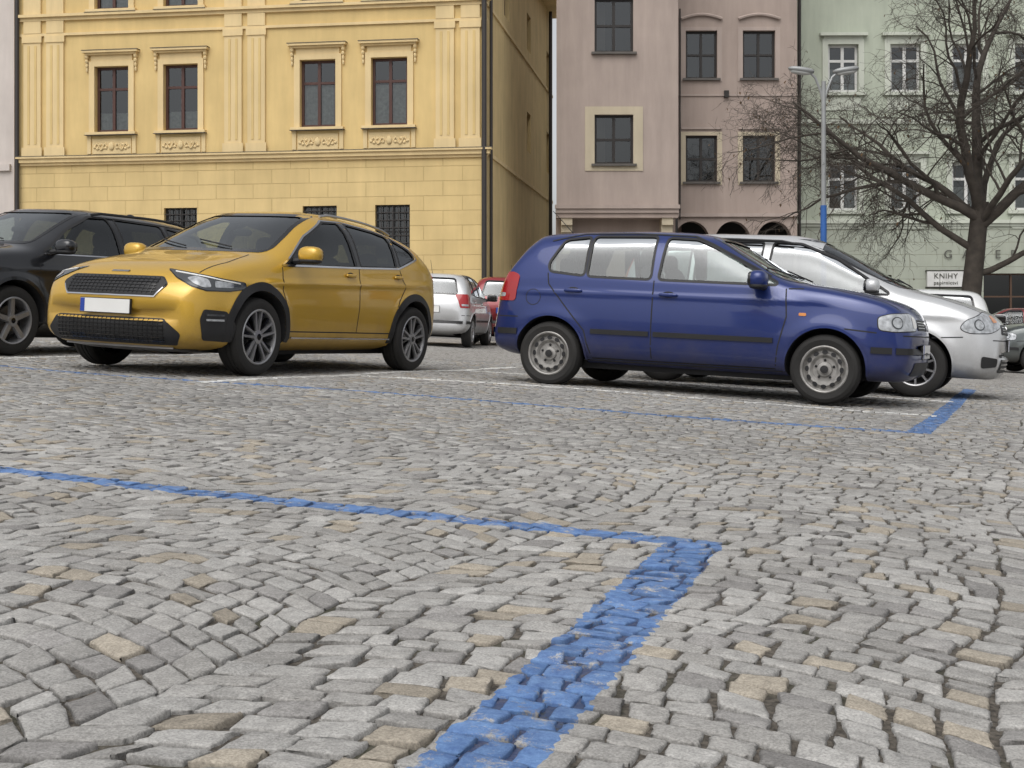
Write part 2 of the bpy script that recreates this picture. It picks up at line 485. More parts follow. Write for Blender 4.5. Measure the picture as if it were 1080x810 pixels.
    for sg in (1,-1):
        k.sell((mx,sg*my,mz),(.075,.115,.075),sp['mirmat'] if 'mirmat' in sp else sp['paint'],2.8)
        k.sell((mx-.05,sg*my,mz),(.032,.10,.062),GLOSSBLK,3.5)
        k.sell((mx,sg*my,mz-.055),(.07,.105,.028),BLK,2.8)
        k.tube([(mx+.02,sg*(my-.25),mz-.07),(mx+.01,sg*(my-.06),mz-.05)],[.035,.03],BLK,8)
    wz=sp['ws'][0][1]
    for yy in (.35,-.15):
        pts=[]
        for q in np.linspace(0,1,8):
            l,n=c.proj(0,yy-.45*q,wz+.015+.07*q)
            if l: pts.append(l+n*.012)
        if len(pts)>2: k.tube(pts,.007,BLK,5)
    ax=sp.get('aerial')
    if ax:
        l,n=c.proj('top',ax[0],0)
        if ax[1]=='rod': k.tube([l,(l.x-.25,0,l.z+.24)],[.005,.003],BLK,5)
        else: k.sell((l.x,0,l.z+.02),(.09,.018,.045),sp['paint'],2)
    k.obj('trim',E)
    w=MB()
    tw=sp.get('tw',.2); tr=sp['track']
    for cx in (wb/2,-wb/2):
        for sg in (1,-1): make_wheel(w,R,sp['rim'],tw,cx,sg*tr,sg,sp['style'])
    w.obj('wheels',E)
    b=MB()
    b.box(-wb/2+.1,-.6,.17,wb/2-.1,.6,.24,DARK)
    b.tube([(wb/2,-.65,R),(wb/2,.65,R)],.03,DARK,8); b.tube([(-wb/2,-.65,R),(-wb/2,.65,R)],.04,DARK,8)
    sx=sp.get('seatx',-.25); zb=sp['belt'][len(sp['belt'])//2][1]
    for sg in (1,-1):
        y=.36*sg
        b.sell((sx+.15,y,.55),(.27,.24,.10),SEAT,3.5)
        Ms=Matrix.Translation((sx-.15,y,.82))@Matrix.Rotation(math.radians(-14),4,'Y')
        b.sell((0,0,0),(.08,.23,.31),SEAT,3.,Ms)
        b.sell((sx-.25,y,1.19*zb/.97),(.05,.13,.095),SEAT,3.)
        b.tube([(sx-.22,y-.05,1.05),(sx-.25,y-.05,1.15)],.007,CHR,5); b.tube([(sx-.22,y+.05,1.05),(sx-.25,y+.05,1.15)],.007,CHR,5)
        b.sell((sx-1.02,y,zb+.14),(.045,.12,.08),SEAT,3.)
    b.sell((sx-.75,0,.55),(.26,.58,.12),SEAT,4); b.sell((sx-.98,0,.78),(.08,.58,.26),SEAT,4)
    b.sell((sp['dash'],0,zb-.14),(.25,.66,.12),DARK,4)
    rp=[(sp['dash']-.33+.07*math.sin(t)*.35,.36+.18*math.cos(t),zb-.04+.17*math.sin(t)) for t in np.linspace(0,2*math.pi,25)]
    b.tube(rp,.016,DARK,6,cap=False); b.sell((sp['dash']-.34,.36,zb-.04),(.03,.06,.05),DARK,2.5)
    b.tube([(sp['dash']-.33,.36,zb-.04),(sp['dash']-.1,.36,zb-.12)],.03,DARK,6)
    b.sell((sp['dash']-.28,0,c.top(sp['dash']-.28)-.13),(.015,.11,.035),DARK,3)
    b.obj('interior',E)
    if extras:
        x=MB(); extras(c,x,sp); x.obj('lamps_grille_and_trim',E)
    return E
def plate(c,x,view,zc,w=.26,h=.056,uc=0.):
    l,n=c.proj(view,uc,zc); sg=1 if view==0 else -1
    X=l.x+sg*.012
    a,b=sorted((X-sg*.02,X)); x.box(a,-w-.006,zc-h-.006,b,w+.006,zc+h+.006,BLK)
    a,b=sorted((X,X+sg*.004)); x.box(a,-w,zc-h,b,w,zc+h,WHT)
    yl=-w if sg>0 else w-.045
    a,b=sorted((X+sg*.004,X+sg*.006)); x.box(a,yl,zc-h+.002,b,yl+.045,zc+h-.002,PBL)
# ---------------- yellow crossover
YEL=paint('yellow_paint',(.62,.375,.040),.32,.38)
SPX=dict(paint=YEL,wb=2.65,R=.335,Ra=.385,rim=.235,tw=.215,track=.80,style='twin5',
 top=[(-2.10,.62),(-2.09,.82),(-2.05,.98),(-1.97,1.08),(-1.80,1.21),(-1.58,1.35),(-1.25,1.43),(-.7,1.505),(-.2,1.53),(.1,1.515),(.4,1.43),(.75,1.265),(1.14,1.075),(1.5,1.00),(1.8,.935),(2.0,.86),(2.12,.77),(2.18,.67),(2.20,.54)],
 bot=[(-2.10,.50),(-2.06,.32),(-1.9,.24),(-1.3,.20),(1.3,.19),(1.95,.20),(2.14,.25),(2.19,.34),(2.20,.44)],
 w=[(-2.10,.64),(-2.04,.78),(-1.88,.86),(-1.3,.895),(0,.885),(1.3,.90),(1.8,.895),(2.05,.85),(2.16,.78),(2.20,.70)],
 belt=[(-2.10,.60),(-1.93,1.0),(-1.5,1.06),(-.5,1.03),(.5,.985),(1.1,.955),(1.6,.905),(2.0,.79),(2.2,.6)],
 lines=[(lambda x:.84+.035*(-x),.018,.022),(lambda x:.50,-.016,.05),(lambda x:.40,-.018,.08)],fl=.026,lip=BLK,lipw=.07,bf=.15,br=.12,
 cab=(-1.65,1.0),wins=[[(.92,.975),(-.24,1.025),(-.20,1.43),(.06,1.415),(.46,1.24)],[(-.32,1.03),(-.98,1.06),(-1.0,1.36),(-.8,1.39),(-.32,1.43)],[(-1.06,1.065),(-1.40,1.17),(-1.34,1.24),(-1.07,1.345)]],
 pillars=[[(-.22,1.02),(-.33,1.02),(-.33,1.435),(-.20,1.435)],[(-.97,1.055),(-1.07,1.06),(-1.08,1.345),(-.99,1.36)]],
 ws=[(-.68,1.09),(.68,1.09),(.53,1.46),(-.53,1.46)],wsx=1.34,rw=[(-.55,1.12),(.55,1.12),(.48,1.32),(-.48,1.32)],rwx=-1.3,privacy=(1,2),rwglass=PGL,
 handles=[(-.12,.93),(-1.0,.955)],mirror=(.76,1.0,1.075),dash=.72,seatx=-.2,aerial=(-1.3,'fin'),
 seams=[[(.98,.95),(1.0,.75),(.90,.5),(.86,.38)],[(-.28,1.0),(-.28,.38)],[(-1.04,1.03),(-1.14,.85),(-1.02,.72),(-.93,.55),(-.90,.38)],[(-.90,.385),(.86,.385)]],
 topseams=[[(1.15,.62),(1.55,.70),(1.9,.70)]])
def ex_kia(c,x,sp):
    c.side(x,'s',[(-.98,.285),(.98,.285)],.19,BLK,off=0,thick=.014)
    c.side(x,'s',[(-.88,.335),(.84,.335)],.010,CHR,off=0,thick=.018)
    c.side(x,'s',[(1.74,.27),(1.86,.28),(1.98,.28)],.13,BLK,off=0,thick=.006)
    c.side(x,'s',[(-1.70,.35),(-1.95,.36)],.26,BLK,off=0,thick=.008)
    c.side(x,'s',[(.97,.966),(-.3,1.012),(-1.02,1.045),(-1.45,1.165)],.016,CHR,off=0,thick=.006)
    c.side(x,'s',[(.97,.966),(.48,1.257),(.06,1.435),(-.3,1.448),(-.8,1.412),(-1.07,1.37),(-1.37,1.255),(-1.45,1.165)],.013,CHR,off=0,thick=.006)
    c.patch(x,180,rounded([(-.72,.28),(.72,.28),(.72,.52),(-.72,.52)],.05),BLK,off=.006)
    g=rounded([(-.54,.735),(-.46,.65),(.46,.65),(.54,.735),(.47,.79),(-.47,.79)],.02)
    c.patch(x,0,offset(g,.010),GLOSSBLK,off=.006,skirt=1); c.patch(x,0,g,BLK,off=.009)
    for z in (.675,.70,.725,.75,.772):
        c.strip(x,0,[(-.46,z),(.46,z)],.006,GLOSSBLK,off=0.01,thick=.005)
    for q in range(-10,11):
        c.strip(x,0,[(q*.044-.012,.66),(q*.044+.012,.785)],.005,GLOSSBLK,off=.009,thick=.005)
    c.strip(x,0,[(-.52,.71),(-.46,.636),(.46,.636),(.52,.71)],.010,CHR,off=.002,thick=.008)
    c.strip(x,0,[(-.09,.835),(.09,.835)],.014,CHR,off=.002,thick=.005)
    g=rounded([(-.70,.34),(-.64,.25),(.64,.25),(.70,.34),(.56,.46),(-.56,.46)],.03)
    c.patch(x,0,g,BLK,off=.006,skirt=1)
    for z in np.arange(.28,.45,.03): c.strip(x,0,[(-.56,z),(.56,z)],.008,GLOSSBLK,off=.006,thick=.006)
    for q in range(-12,13): c.strip(x,0,[(q*.046-.01,.265),(q*.046+.01,.452)],.005,GLOSSBLK,off=.006,thick=.004)
    c.strip(x,0,[(-.72,.215),(.72,.215)],.03,SILV,off=.0,thick=.016)
    hl=[(-1.16,.865),(-1.12,.80),(-1.02,.735),(-.90,.705),(-.70,.71),(-.54,.735),(-.55,.78),(-.75,.80),(-.95,.83)]
    hl=rounded(hl,.012)
    c.patch2(x,48,offset(hl,.008),GLOSSBLK,off=.003,skirt=1,step=.03); c.patch2(x,48,hl,HLD,off=.006,step=.03)
    c.patch2(x,48,rounded([(-1.05,.795),(-1.0,.75),(-.93,.725),(-.86,.73),(-.88,.79),(-.98,.815)],.02),HLG,off=.009,step=.03)
    c.patch2(x,48,rounded([(-.83,.73),(-.66,.735),(-.66,.775),(-.83,.785)],.015),HLG,off=.009,step=.03)
    c.strip2(x,48,[(-1.12,.845),(-.95,.818),(-.75,.79),(-.60,.774)],.009,WHT,off=.008,thick=.003)
    fg=rounded([(-.95,.47),(-.92,.30),(-.66,.29),(-.62,.42),(-.72,.54),(-.92,.55)],.02)
    c.patch2(x,48,fg,BLK,off=.008,skirt=1,step=.03)
    c.strip2(x,48,[(-.90,.505),(-.74,.505)],.016,HLD,off=.008,thick=.004); c.strip2(x,48,[(-.90,.465),(-.74,.465)],.016,HLG,off=.008,thick=.004)
    plate(c,x,0,.545)
    tl=rounded([(.58,.95),(.98,.90),(.98,1.02),(.70,1.06),(.58,1.02)],.03)
    c.patch2(x,140,tl,RED,off=.006,skirt=1)
    c.patch2(x,105,rounded([(1.62,.93),(2.0,.95),(2.0,1.03),(1.70,1.01)],.02),RED,off=.006,skirt=1,step=.03)
    for sg in (1,-1):
        pts=[]
        for q in np.linspace(.0,-1.3,12):
            l,n=c.proj('top',q,sg*.56); pts.append((l.x,l.y,l.z+.035*math.sin(min(1,max(0,min(-q+.05,1.35+q)/.12))*math.pi/2)))
        x.tube(pts,.014,SILV,6)
KIA=build_car(SPX,(-2.47,12.74),(-.426,-.905),1.02,ex_kia)
# ---------------- blue hatchback
BLU=paint('blue_paint',(.0035,.021,.145),.28,.38)
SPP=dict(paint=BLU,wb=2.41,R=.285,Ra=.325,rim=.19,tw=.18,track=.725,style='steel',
 top=[(-1.84,.52),(-1.83,.70),(-1.78,.90),(-1.68,1.08),(-1.53,1.29),(-1.42,1.365),(-1.15,1.39),(-.8,1.405),(-.4,1.415),(-.1,1.41),(.16,1.38),(.5,1.215),(.97,1.00),(1.3,.955),(1.6,.895),(1.78,.83),(1.86,.75),(1.90,.64),(1.92,.52)],
 bot=[(-1.84,.44),(-1.81,.30),(-1.6,.24),(-1.1,.20),(1.1,.19),(1.75,.20),(1.87,.26),(1.91,.36),(1.92,.44)],
 w=[(-1.84,.68),(-1.78,.76),(-1.58,.80),(-1.0,.815),(0,.82),(1.1,.815),(1.5,.805),(1.75,.765),(1.87,.71),(1.92,.64)],
 belt=[(-1.84,.5),(-1.68,.93),(-1.2,.965),(-.3,.945),(.5,.935),(1.0,.93),(1.4,.885),(1.75,.79),(1.92,.5)],
 lines=[(lambda x:.83,.011,.016),(lambda x:.34,-.012,.06)],bf=.12,br=.06,lean=.33,fl=.014,n=5.4,
 cab=(-1.5,.86),wins=[[(.79,.965),(-.23,.975),(-.20,1.335),(.06,1.325),(.22,1.26)],[(-.31,.975),(-.88,.985),(-.88,1.335),(-.31,1.345)],[(-.92,.99),(-1.24,1.02),(-1.26,1.08),(-1.14,1.30),(-.92,1.33)]],
 pillars=[],
 ws=[(-.64,1.01),(.64,1.01),(.52,1.34),(-.52,1.34)],wsx=1.18,rw=[(-.56,1.0),(.56,1.0),(.48,1.28),(-.48,1.28)],rwx=-1.2,
 handles=[(-.13,.84),(-1.0,.85)],hmat=BLU,mirror=(.66,.91,.995),dash=.62,seatx=-.22,aerial=(-1.3,'rod'),
 seams=[[(.86,.93),(.88,.7),(.82,.45),(.80,.26)],[(-.27,.96),(-.27,.26)],[(-1.26,1.0),(-1.24,.9),(-1.08,.72),(-.88,.5),(-.82,.28)],[(-.82,.265),(.80,.265)],[(.88,.93),(1.0,.935)],[(1.35,.62),(1.60,.60)],[(-1.52,.60),(-1.78,.60)]],
 topseams=[[(1.02,.62),(1.35,.66),(1.76,.62)]])
def ex_polo(c,x,sp):
    c.side(x,'s',[(-.82,.50),(-.29,.50)],.04,BLK,off=0,thick=.012)
    c.side(x,'s',[(-.25,.50),(.78,.50)],.04,BLK,off=0,thick=.012)
    c.side(x,'s',[(-.9,.225),(.88,.225)],.05,BLK,off=0,thick=.006)
    c.side(x,'s',[(1.56,.46),(1.72,.46)],.05,BLK,off=0,thick=.012); c.side(x,'s',[(-1.52,.47),(-1.72,.47)],.05,BLK,off=0,thick=.012)
    c.strip(x,0,[(-.66,.46),(.66,.46)],.05,BLK,off=0,thick=.014); c.strip(x,180,[(-.70,.47),(.70,.47)],.05,BLK,off=0,thick=.014)
    c.strip2(x,45,[(-.86,.46),(-.72,.46)],.05,BLK,off=0,thick=.013)
    g=rounded([(-.40,.635),(.40,.635),(.42,.72),(-.42,.72)],.02); c.patch(x,0,g,BLK,off=.005,skirt=1)
    for z in (.655,.678,.70): c.strip(x,0,[(-.39,z),(.39,z)],.007,CHR,off=.004,thick=.004)
    c.patch(x,0,circ((0,.678),.045),CHR,off=.013,skirt=1)
    c.strip(x,0,[(-.68,.585),(.68,.585)],.010,DARK,off=.0015)
    c.patch(x,0,rounded([(-.5,.26),(.5,.26),(.5,.37),(-.5,.37)],.03),BLK,off=.005)
    hl=rounded([(-.98,.63),(-.70,.615),(-.60,.625),(-.60,.725),(-.70,.755),(-.92,.765),(-1.01,.74),(-1.03,.68)],.03)
    c.patch2(x,45,offset(hl,.007),BLK,off=.002,skirt=1,step=.03); c.patch2(x,45,hl,HLG,off=.006,step=.03)
    c.patch2(x,45,circ((-.74,.685),.050),HLD,off=.009,step=.03); c.patch2(x,45,circ((-.74,.685),.040),HLG,off=.012,step=.03)
    c.patch2(x,45,rounded([(-1.0,.65),(-.93,.645),(-.93,.745),(-.98,.735)],.02),WHT,off=.009,step=.03)
    plate(c,x,0,.46)
    plate(c,x,180,.70)
    c.side(x,'p',rounded([(.98,.71),(1.04,.71),(1.04,.735),(.98,.735)],.01),ORG,off=.006,skirt=1)
    tl=rounded([(1.00,.74),(1.27,.74),(1.27,.99),(1.06,1.00),(.99,.97)],.03)
    c.patch2(x,118,tl,RED,off=.008,skirt=1,step=.03)
    c.patch2(x,118,rounded([(1.10,.775),(1.24,.775),(1.24,.81),(1.10,.81)],.01),HLG,off=.010,step=.03)
    c.side(x,'s',circ((-1.38,.78),.07),.006,DARK,off=.0012,closed=True)
    c.side(x,'s',[(.72,1.03),(.2,1.29),(.02,1.36),(-.5,1.375),(-1.0,1.365),(-1.28,1.29)],.012,BLK,off=0,thick=.004)
POLO=build_car(SPP,(1.83,12.24),(.917,-.399),1.055,ex_polo)
# ---------------- silver people carrier behind it
SIL=paint('silver_paint',(.60,.61,.62),.35,.38)
SPM=dict(paint=SIL,wb=2.6,R=.31,Ra=.35,rim=.2,tw=.2,track=.77,style='multi10',glass=MGL,
 top=[(-2.0,.55),(-1.98,.8),(-1.93,1.0),(-1.82,1.30),(-1.70,1.53),(-1.5,1.59),(-.8,1.64),(-.1,1.64),(.15,1.61),(.5,1.47),(.9,1.26),(1.25,1.09),(1.6,1.01),(1.85,.93),(2.03,.84),(2.12,.72),(2.15,.5)],
 bot=[(-2.0,.46),(-1.9,.3),(-1.3,.2),(1.3,.2),(2.0,.2),(2.12,.27),(2.15,.42)],
 w=[(-2.0,.62),(-1.9,.76),(-1.5,.85),(0,.875),(1.3,.875),(1.8,.865),(2.03,.82),(2.15,.68)],
 belt=[(-2.0,.5),(-1.8,1.0),(-1.2,1.05),(0,1.0),(.8,.985),(1.3,.97),(1.8,.87),(2.15,.5)],
 lines=[(lambda x:.82,.012,.03)],bf=.15,
 cab=(-1.7,1.1),wins=[[(1.02,1.02),(-.24,1.05),(-.20,1.53),(.08,1.52),(.48,1.36)],[(-.32,1.05),(-1.0,1.07),(-1.0,1.52),(-.32,1.53)],[(-1.08,1.08),(-1.55,1.12),(-1.5,1.47),(-1.08,1.51)]],
 ws=[(-.68,1.11),(.68,1.11),(.55,1.56),(-.55,1.56)],wsx=1.45,rw=[(-.58,1.1),(.58,1.1),(.52,1.5),(-.52,1.5)],rwx=-1.5,
 handles=[(-.12,.92),(-1.0,.94)],mirror=(.86,.98,1.09),dash=.85,seatx=-.15,
 seams=[[(1.0,.95),(1.02,.7),(.9,.4),(.88,.3)],[(-.28,1.04),(-.28,.28)],[(1.45,.60),(1.74,.62)]],topseams=[[(1.3,.6),(1.6,.66),(1.9,.62)]])
def ex_mpv(c,x,sp):
    c.side(x,'s',[(-.9,.52),(.86,.52)],.05,SIL,off=0,thick=.01)
    g=rounded([(-.5,.66),(.5,.66),(.45,.76),(-.45,.76)],.03); c.patch(x,0,g,BLK,off=.005,skirt=1)
    for z in (.685,.71,.735): c.strip(x,0,[(-.44,z),(.44,z)],.01,CHR,off=.004,thick=.005)
    c.patch(x,0,circ((0,.71),.055),CHR,off=.014,skirt=1)
    c.patch(x,0,rounded([(-.6,.28),(.6,.28),(.55,.46),(-.55,.46)],.03),BLK,off=.005)
    for z in (.32,.36,.40): c.strip(x,0,[(-.55,z),(.55,z)],.012,GLOSSBLK,off=.004,thick=.005)
    c.strip(x,0,[(-.7,.60),(.7,.60)],.010,DARK,off=.0015)
    hl=rounded([(-1.14,.74),(-.90,.67),(-.68,.66),(-.60,.70),(-.66,.79),(-.90,.87),(-1.12,.89)],.05)
    c.patch2(x,45,offset(hl,.007),BLK,off=.002,skirt=1,step=.03); c.patch2(x,45,hl,HLG,off=.006,step=.03)
    c.patch2(x,45,circ((-.78,.745),.055),HLD,off=.009,step=.03); c.patch2(x,45,circ((-.78,.745),.044),HLG,off=.012,step=.03)
    c.patch2(x,45,rounded([(-1.08,.78),(-.98,.77),(-.98,.84),(-1.06,.85)],.02),ORG,off=.009,step=.03)
    c.patch2(x,45,rounded([(-.98,.34),(-.78,.32),(-.78,.44),(-.98,.42)],.03),BLK,off=.006)
    plate(c,x,0,.55)
    tl=rounded([(.70,.85),(1.0,.85),(1.02,1.35),(.86,1.35)],.04); c.patch2(x,135,tl,RED,off=.008,skirt=1)
    for sg in (1,-1):
        pts=[]
        for q in np.linspace(.0,-1.4,12):
            l,n=c.proj('top',q,sg*.6); pts.append((l.x,l.y,l.z+.045*math.sin(min(1,max(0,min(-q+.05,1.45+q)/.12))*math.pi/2)))
        x.tube(pts,.016,BLK,6)
MPV=build_car(SPM,(3.22,14.5),(.928,-.371),1.03,ex_mpv)
# ---------------- black suv at left
BLA=paint('black_paint',(.010,.011,.014),.2,.3)
def variant(base,**k):
    d=dict(base); d.update(k); return d
SPS=variant(SPX,paint=BLA,lip=BLA,lipw=.03,R=.35,Ra=.40,rim=.235,style='five',pillars=[[(-.22,1.08),(-.33,1.08),(-.33,1.52),(-.20,1.52)]],cab=(-1.75,1.0),wsx=1.30,
 top=[(-2.2,.62),(-2.19,.85),(-2.14,1.08),(-2.02,1.36),(-1.88,1.51),(-1.6,1.56),(-.8,1.60),(-.2,1.60),(.1,1.58),(.45,1.45),(.8,1.28),(1.12,1.13),(1.5,1.08),(1.85,1.02),(2.03,.95),(2.13,.84),(2.18,.7),(2.20,.54)],
 bot=[(-2.2,.50),(-2.13,.32),(-1.95,.24),(-1.3,.20),(1.3,.19),(1.95,.20),(2.14,.25),(2.19,.34),(2.20,.44)],
 w=[(-2.2,.62),(-2.12,.78),(-1.9,.86),(-1.3,.895),(0,.885),(1.3,.90),(1.8,.895),(2.05,.85),(2.16,.78),(2.20,.70)],
 belt=[(-2.2,.60),(-2.0,1.05),(-1.5,1.10),(-.5,1.07),(.5,1.04),(1.1,1.03),(1.6,.99),(2.0,.88),(2.2,.62)],
 wins=[[(.90,1.06),(-.24,1.08),(-.20,1.50),(.06,1.49),(.46,1.32)],[(-.32,1.085),(-1.05,1.10),(-1.06,1.49),(-.32,1.50)],[(-1.14,1.11),(-1.75,1.15),(-1.68,1.40),(-1.14,1.47)]],
 ws=[(-.66,1.16),(.66,1.16),(.53,1.53),(-.53,1.53)],rw=[(-.58,1.15),(.58,1.15),(.5,1.48),(-.5,1.48)],rwx=-1.6,
 handles=[(-.12,.96),(-1.02,.98)],mirror=(.78,1.01,1.13),hmat=BLA,
 lines=[(lambda x:.88,.012,.04)],topseams=[[(1.18,.62),(1.55,.70),(1.9,.70)]])
def ex_suv(c,x,sp):
    c.side(x,'s',[(-.95,.28),(.98,.28)],.12,BLK,off=0,thick=.014)
    g=rounded([(-.45,.70),(.45,.70),(.42,.86),(-.42,.86)],.03); c.patch(x,0,g,BLK,off=.006,skirt=1)
    for z in (.74,.78,.82): c.strip(x,0,[(-.42,z),(.42,z)],.02,CHR,off=.004,thick=.006)
    hl=rounded([(-1.10,.80),(-.95,.74),(-.66,.76),(-.58,.84),(-.90,.88),(-1.10,.90)],.03)
    c.patch2(x,45,hl,HLG,off=.006,skirt=1,step=.03)
    c.patch(x,0,rounded([(-.6,.28),(.6,.28),(.55,.46),(-.55,.46)],.03),BLK,off=.005); plate(c,x,0,.58)
    c.side(x,'s',[(.90,1.045),(-1.05,1.09),(-1.78,1.14)],.014,CHR,off=0,thick=.005)
    for sg in (1,-1):
        pts=[]
        for q in np.linspace(.0,-1.6,12):
            l,n=c.proj('top',q,sg*.6); pts.append((l.x,l.y,l.z+.045*math.sin(min(1,max(0,min(-q+.05,1.65+q)/.12))*math.pi/2)))
        x.tube(pts,.016,BLK,6)
build_car(SPS,(-5.25,14.35),(-.42,-.907),1.,ex_suv)
# ---------------- distant cars share the small hatch body
def small(pt,style,**k):
    return variant(SPP,paint=pt,hmat=pt,style=style,rim=.2,R=.3,Ra=.335,**k)
build_car(small(SIL,'multi10',privacy=(1,2)),(-1.50,27.0),(.12,1.),1.05,ex_polo)
REDP=paint('dark_red_paint',(.24,.012,.018),.2,.38)
build_car(small(REDP,'five'),(-.10,30.5),(.0,1.),1.12,ex_polo)
build_car(small(paint('white_paint',(.66,.67,.67),.1,.4),'five',privacy=(0,1,2)),(7.55,22.6),(.36,.93),1.04,ex_polo)
build_car(small(paint('grey_paint',(.09,.105,.105),.4,.35),'multi10'),(12.0,26.6),(-.97,.1),1.08,ex_polo)
build_car(small(REDP,'five'),(13.4,34.5),(-.9,.3),1.1,ex_polo)
print('cars done',time.time()-T0)
# ------------------------------------------------------------ ground
A=(.928,-.371,0); Bv=(.371,.928,0)
LINES=[ # colour group,a centre,a half,b centre,b half,skew
 (0,-5.0,4.235,3.45,.060,0),
 (0,-.838,.078,1.0,2.5,.09),
 (1,-8.,7.4,8.53,.06,0),
 (0,-.62,.075,12.7,4.2,0),
 (2,-3.3,2.65,10.8,.06,0),
 (2,-6.0,.06,11.8,3.4,0),
 (2,-9.15,.06,11.4,2.9,0),
 (2,-12.3,.06,11.4,2.9,0),
 (2,-3.3,2.65,13.45,.06,0)]
def paintmask(nt):
    geo=N(nt,'ShaderNodeNewGeometry'); pos=geo.outputs['Position']
    n1=noise(nt,30,1,pos)
    jit=math_(nt,'MULTIPLY',math_(nt,'SUBTRACT',n1.outputs[0],.5),.035)
    def dot(v):
        d=N(nt,'ShaderNodeVectorMath',operation='DOT_PRODUCT'); nt.links.new(pos,d.inputs[0]); d.inputs[1].default_value=v; return d.outputs['Value']
    a=math_(nt,'ADD',dot(A),jit); b=math_(nt,'ADD',dot(Bv),jit)
    wear=noise(nt,14,6,pos,.85); wv=wear.outputs[0]
    g=[None,None,None]
    for grp,ac,ah,bc,bh,sk in LINES:
        aa=a if not sk else math_(nt,'ADD',a,math_(nt,'MULTIPLY',math_(nt,'SUBTRACT',b,3.4),sk))
        m=math_(nt,'MULTIPLY',math_(nt,'COMPARE',aa,ac,ah),math_(nt,'COMPARE',b,bc,bh))
        g[grp]=m if g[grp] is None else math_(nt,'MAXIMUM',g[grp],m)
    bl=math_(nt,'MAXIMUM',math_(nt,'MULTIPLY',g[0],mp(nt,wv,.375,.46,0.,1.)),math_(nt,'MULTIPLY',g[1],mp(nt,wv,.40,.49,0.,1.)))
    return pos,bl,math_(nt,'MULTIPLY',g[2],mp(nt,wv,.35,.42,0.,1.)),wv
m,nt,out=newmat('granite_setts'); STONE=m
p=N(nt,'ShaderNodeBsdfPrincipled'); nt.links.new(p.outputs[0],out.inputs[0])
at=N(nt,'ShaderNodeAttribute',attribute_name='Col')
pos,mb_,mw_,wv=paintmask(nt)
sp1=noise(nt,230,2,pos,.7); sp2=noise(nt,34,5,pos,.72); big=noise(nt,.55,2,pos)
grain=math_(nt,'MULTIPLY',mp(nt,sp1.outputs[0],.32,.68,.70,1.22),mp(nt,sp2.outputs[0],.3,.7,.74,1.15))
c=mixc(nt,1.,at.outputs['Color'],grain,'MULTIPLY')
c=mixc(nt,1.,c,mp(nt,big.outputs[0],.3,.7,.88,1.08),'MULTIPLY')
pc=mixc(nt,mp(nt,sp2.outputs[0],.3,.7,0.,1.),(.055,.135,.35),(.125,.25,.49))
pc=mixc(nt,1.,pc,math_(nt,'MULTIPLY',at.outputs['Alpha'],mp(nt,grain,.5,1.3,.82,1.10)),'MULTIPLY')
c=mixc(nt,math_(nt,'MULTIPLY',mb_,.88),c,pc)
c=mixc(nt,math_(nt,'MULTIPLY',mw_,.9),c,(.66,.66,.64))
nt.links.new(c,p.inputs['Base Color'])
nt.links.new(mp(nt,sp2.outputs[0],.3,.7,.78,.95),p.inputs['Roughness']); p.inputs['Specular IOR Level'].default_value=.2
b=N(nt,'ShaderNodeBump'); b.inputs['Strength'].default_value=.6; b.inputs['Distance'].default_value=.004
h=math_(nt,'ADD',sp2.outputs[0],math_(nt,'MULTIPLY',sp1.outputs[0],.3)); nt.links.new(h,b.inputs['Height']); nt.links.new(b.outputs[0],p.inputs['Normal'])
m,nt,out=newmat('square_surface'); GM=m
p=N(nt,'ShaderNodeBsdfPrincipled'); nt.links.new(p.outputs[0],out.inputs[0]); p.inputs['Roughness'].default_value=.9
pos,mb_,mw_,wv=paintmask(nt)
sx=N(nt,'ShaderNodeSeparateXYZ'); nt.links.new(pos,sx.inputs[0])
n1=noise(nt,70,4,pos,.7); n2=noise(nt,4,3,pos)
joint=mixc(nt,mp(nt,n1.outputs[0],.35,.75,0,1),(.028,.024,.019),(.17,.148,.122))
joint=mixc(nt,mp(nt,n2.outputs[0],.54,.64,0,.55),joint,(.036,.042,.018))
joint=mixc(nt,math_(nt,'MULTIPLY',mb_,.45),joint,(.03,.08,.25))
vor=N(nt,'ShaderNodeTexVoronoi'); vor.feature='DISTANCE_TO_EDGE'; vor.inputs['Scale'].default_value=10.5; nt.links.new(pos,vor.inputs['Vector'])
vo2=N(nt,'ShaderNodeTexVoronoi'); vo2.inputs['Scale'].default_value=10.5; nt.links.new(pos,vo2.inputs['Vector'])
hs=N(nt,'ShaderNodeSeparateColor'); nt.links.new(vo2.outputs['Color'],hs.inputs[0])
st=mixc(nt,hs.outputs[0],(.26,.25,.235),(.39,.378,.36)); st=mixc(nt,mp(nt,n1.outputs[0],.3,.7,0,.3),st,(.37,.345,.31))
st=mixc(nt,mp(nt,vor.outputs['Distance'],.02,.07,1,0),st,(.10,.09,.078))
st=mixc(nt,mb_,st,(.06,.16,.42)); st=mixc(nt,mw_,st,(.64,.64,.62))
ax=math_(nt,'ABSOLUTE',sx.outputs[0]); lim=math_(nt,'MULTIPLY_ADD',sx.outputs[1],.46,1.)
far=math_(nt,'MAXIMUM',math_(nt,'GREATER_THAN',sx.outputs[1],18.),math_(nt,'MAXIMUM',math_(nt,'GREATER_THAN',ax,lim),math_(nt,'LESS_THAN',sx.outputs[1],.9)))
nt.links.new(mixc(nt,far,joint,st),p.inputs['Base Color'])
b=N(nt,'ShaderNodeBump'); b.inputs['Strength'].default_value=.6; b.inputs['Distance'].default_value=.010
hh=math_(nt,'ADD',math_(nt,'MULTIPLY',mp(nt,vor.outputs['Distance'],0,.1,0,1),far),math_(nt,'MULTIPLY',n1.outputs[0],.5)); nt.links.new(hh,b.inputs['Height']); nt.links.new(b.outputs[0],p.inputs['Normal'])
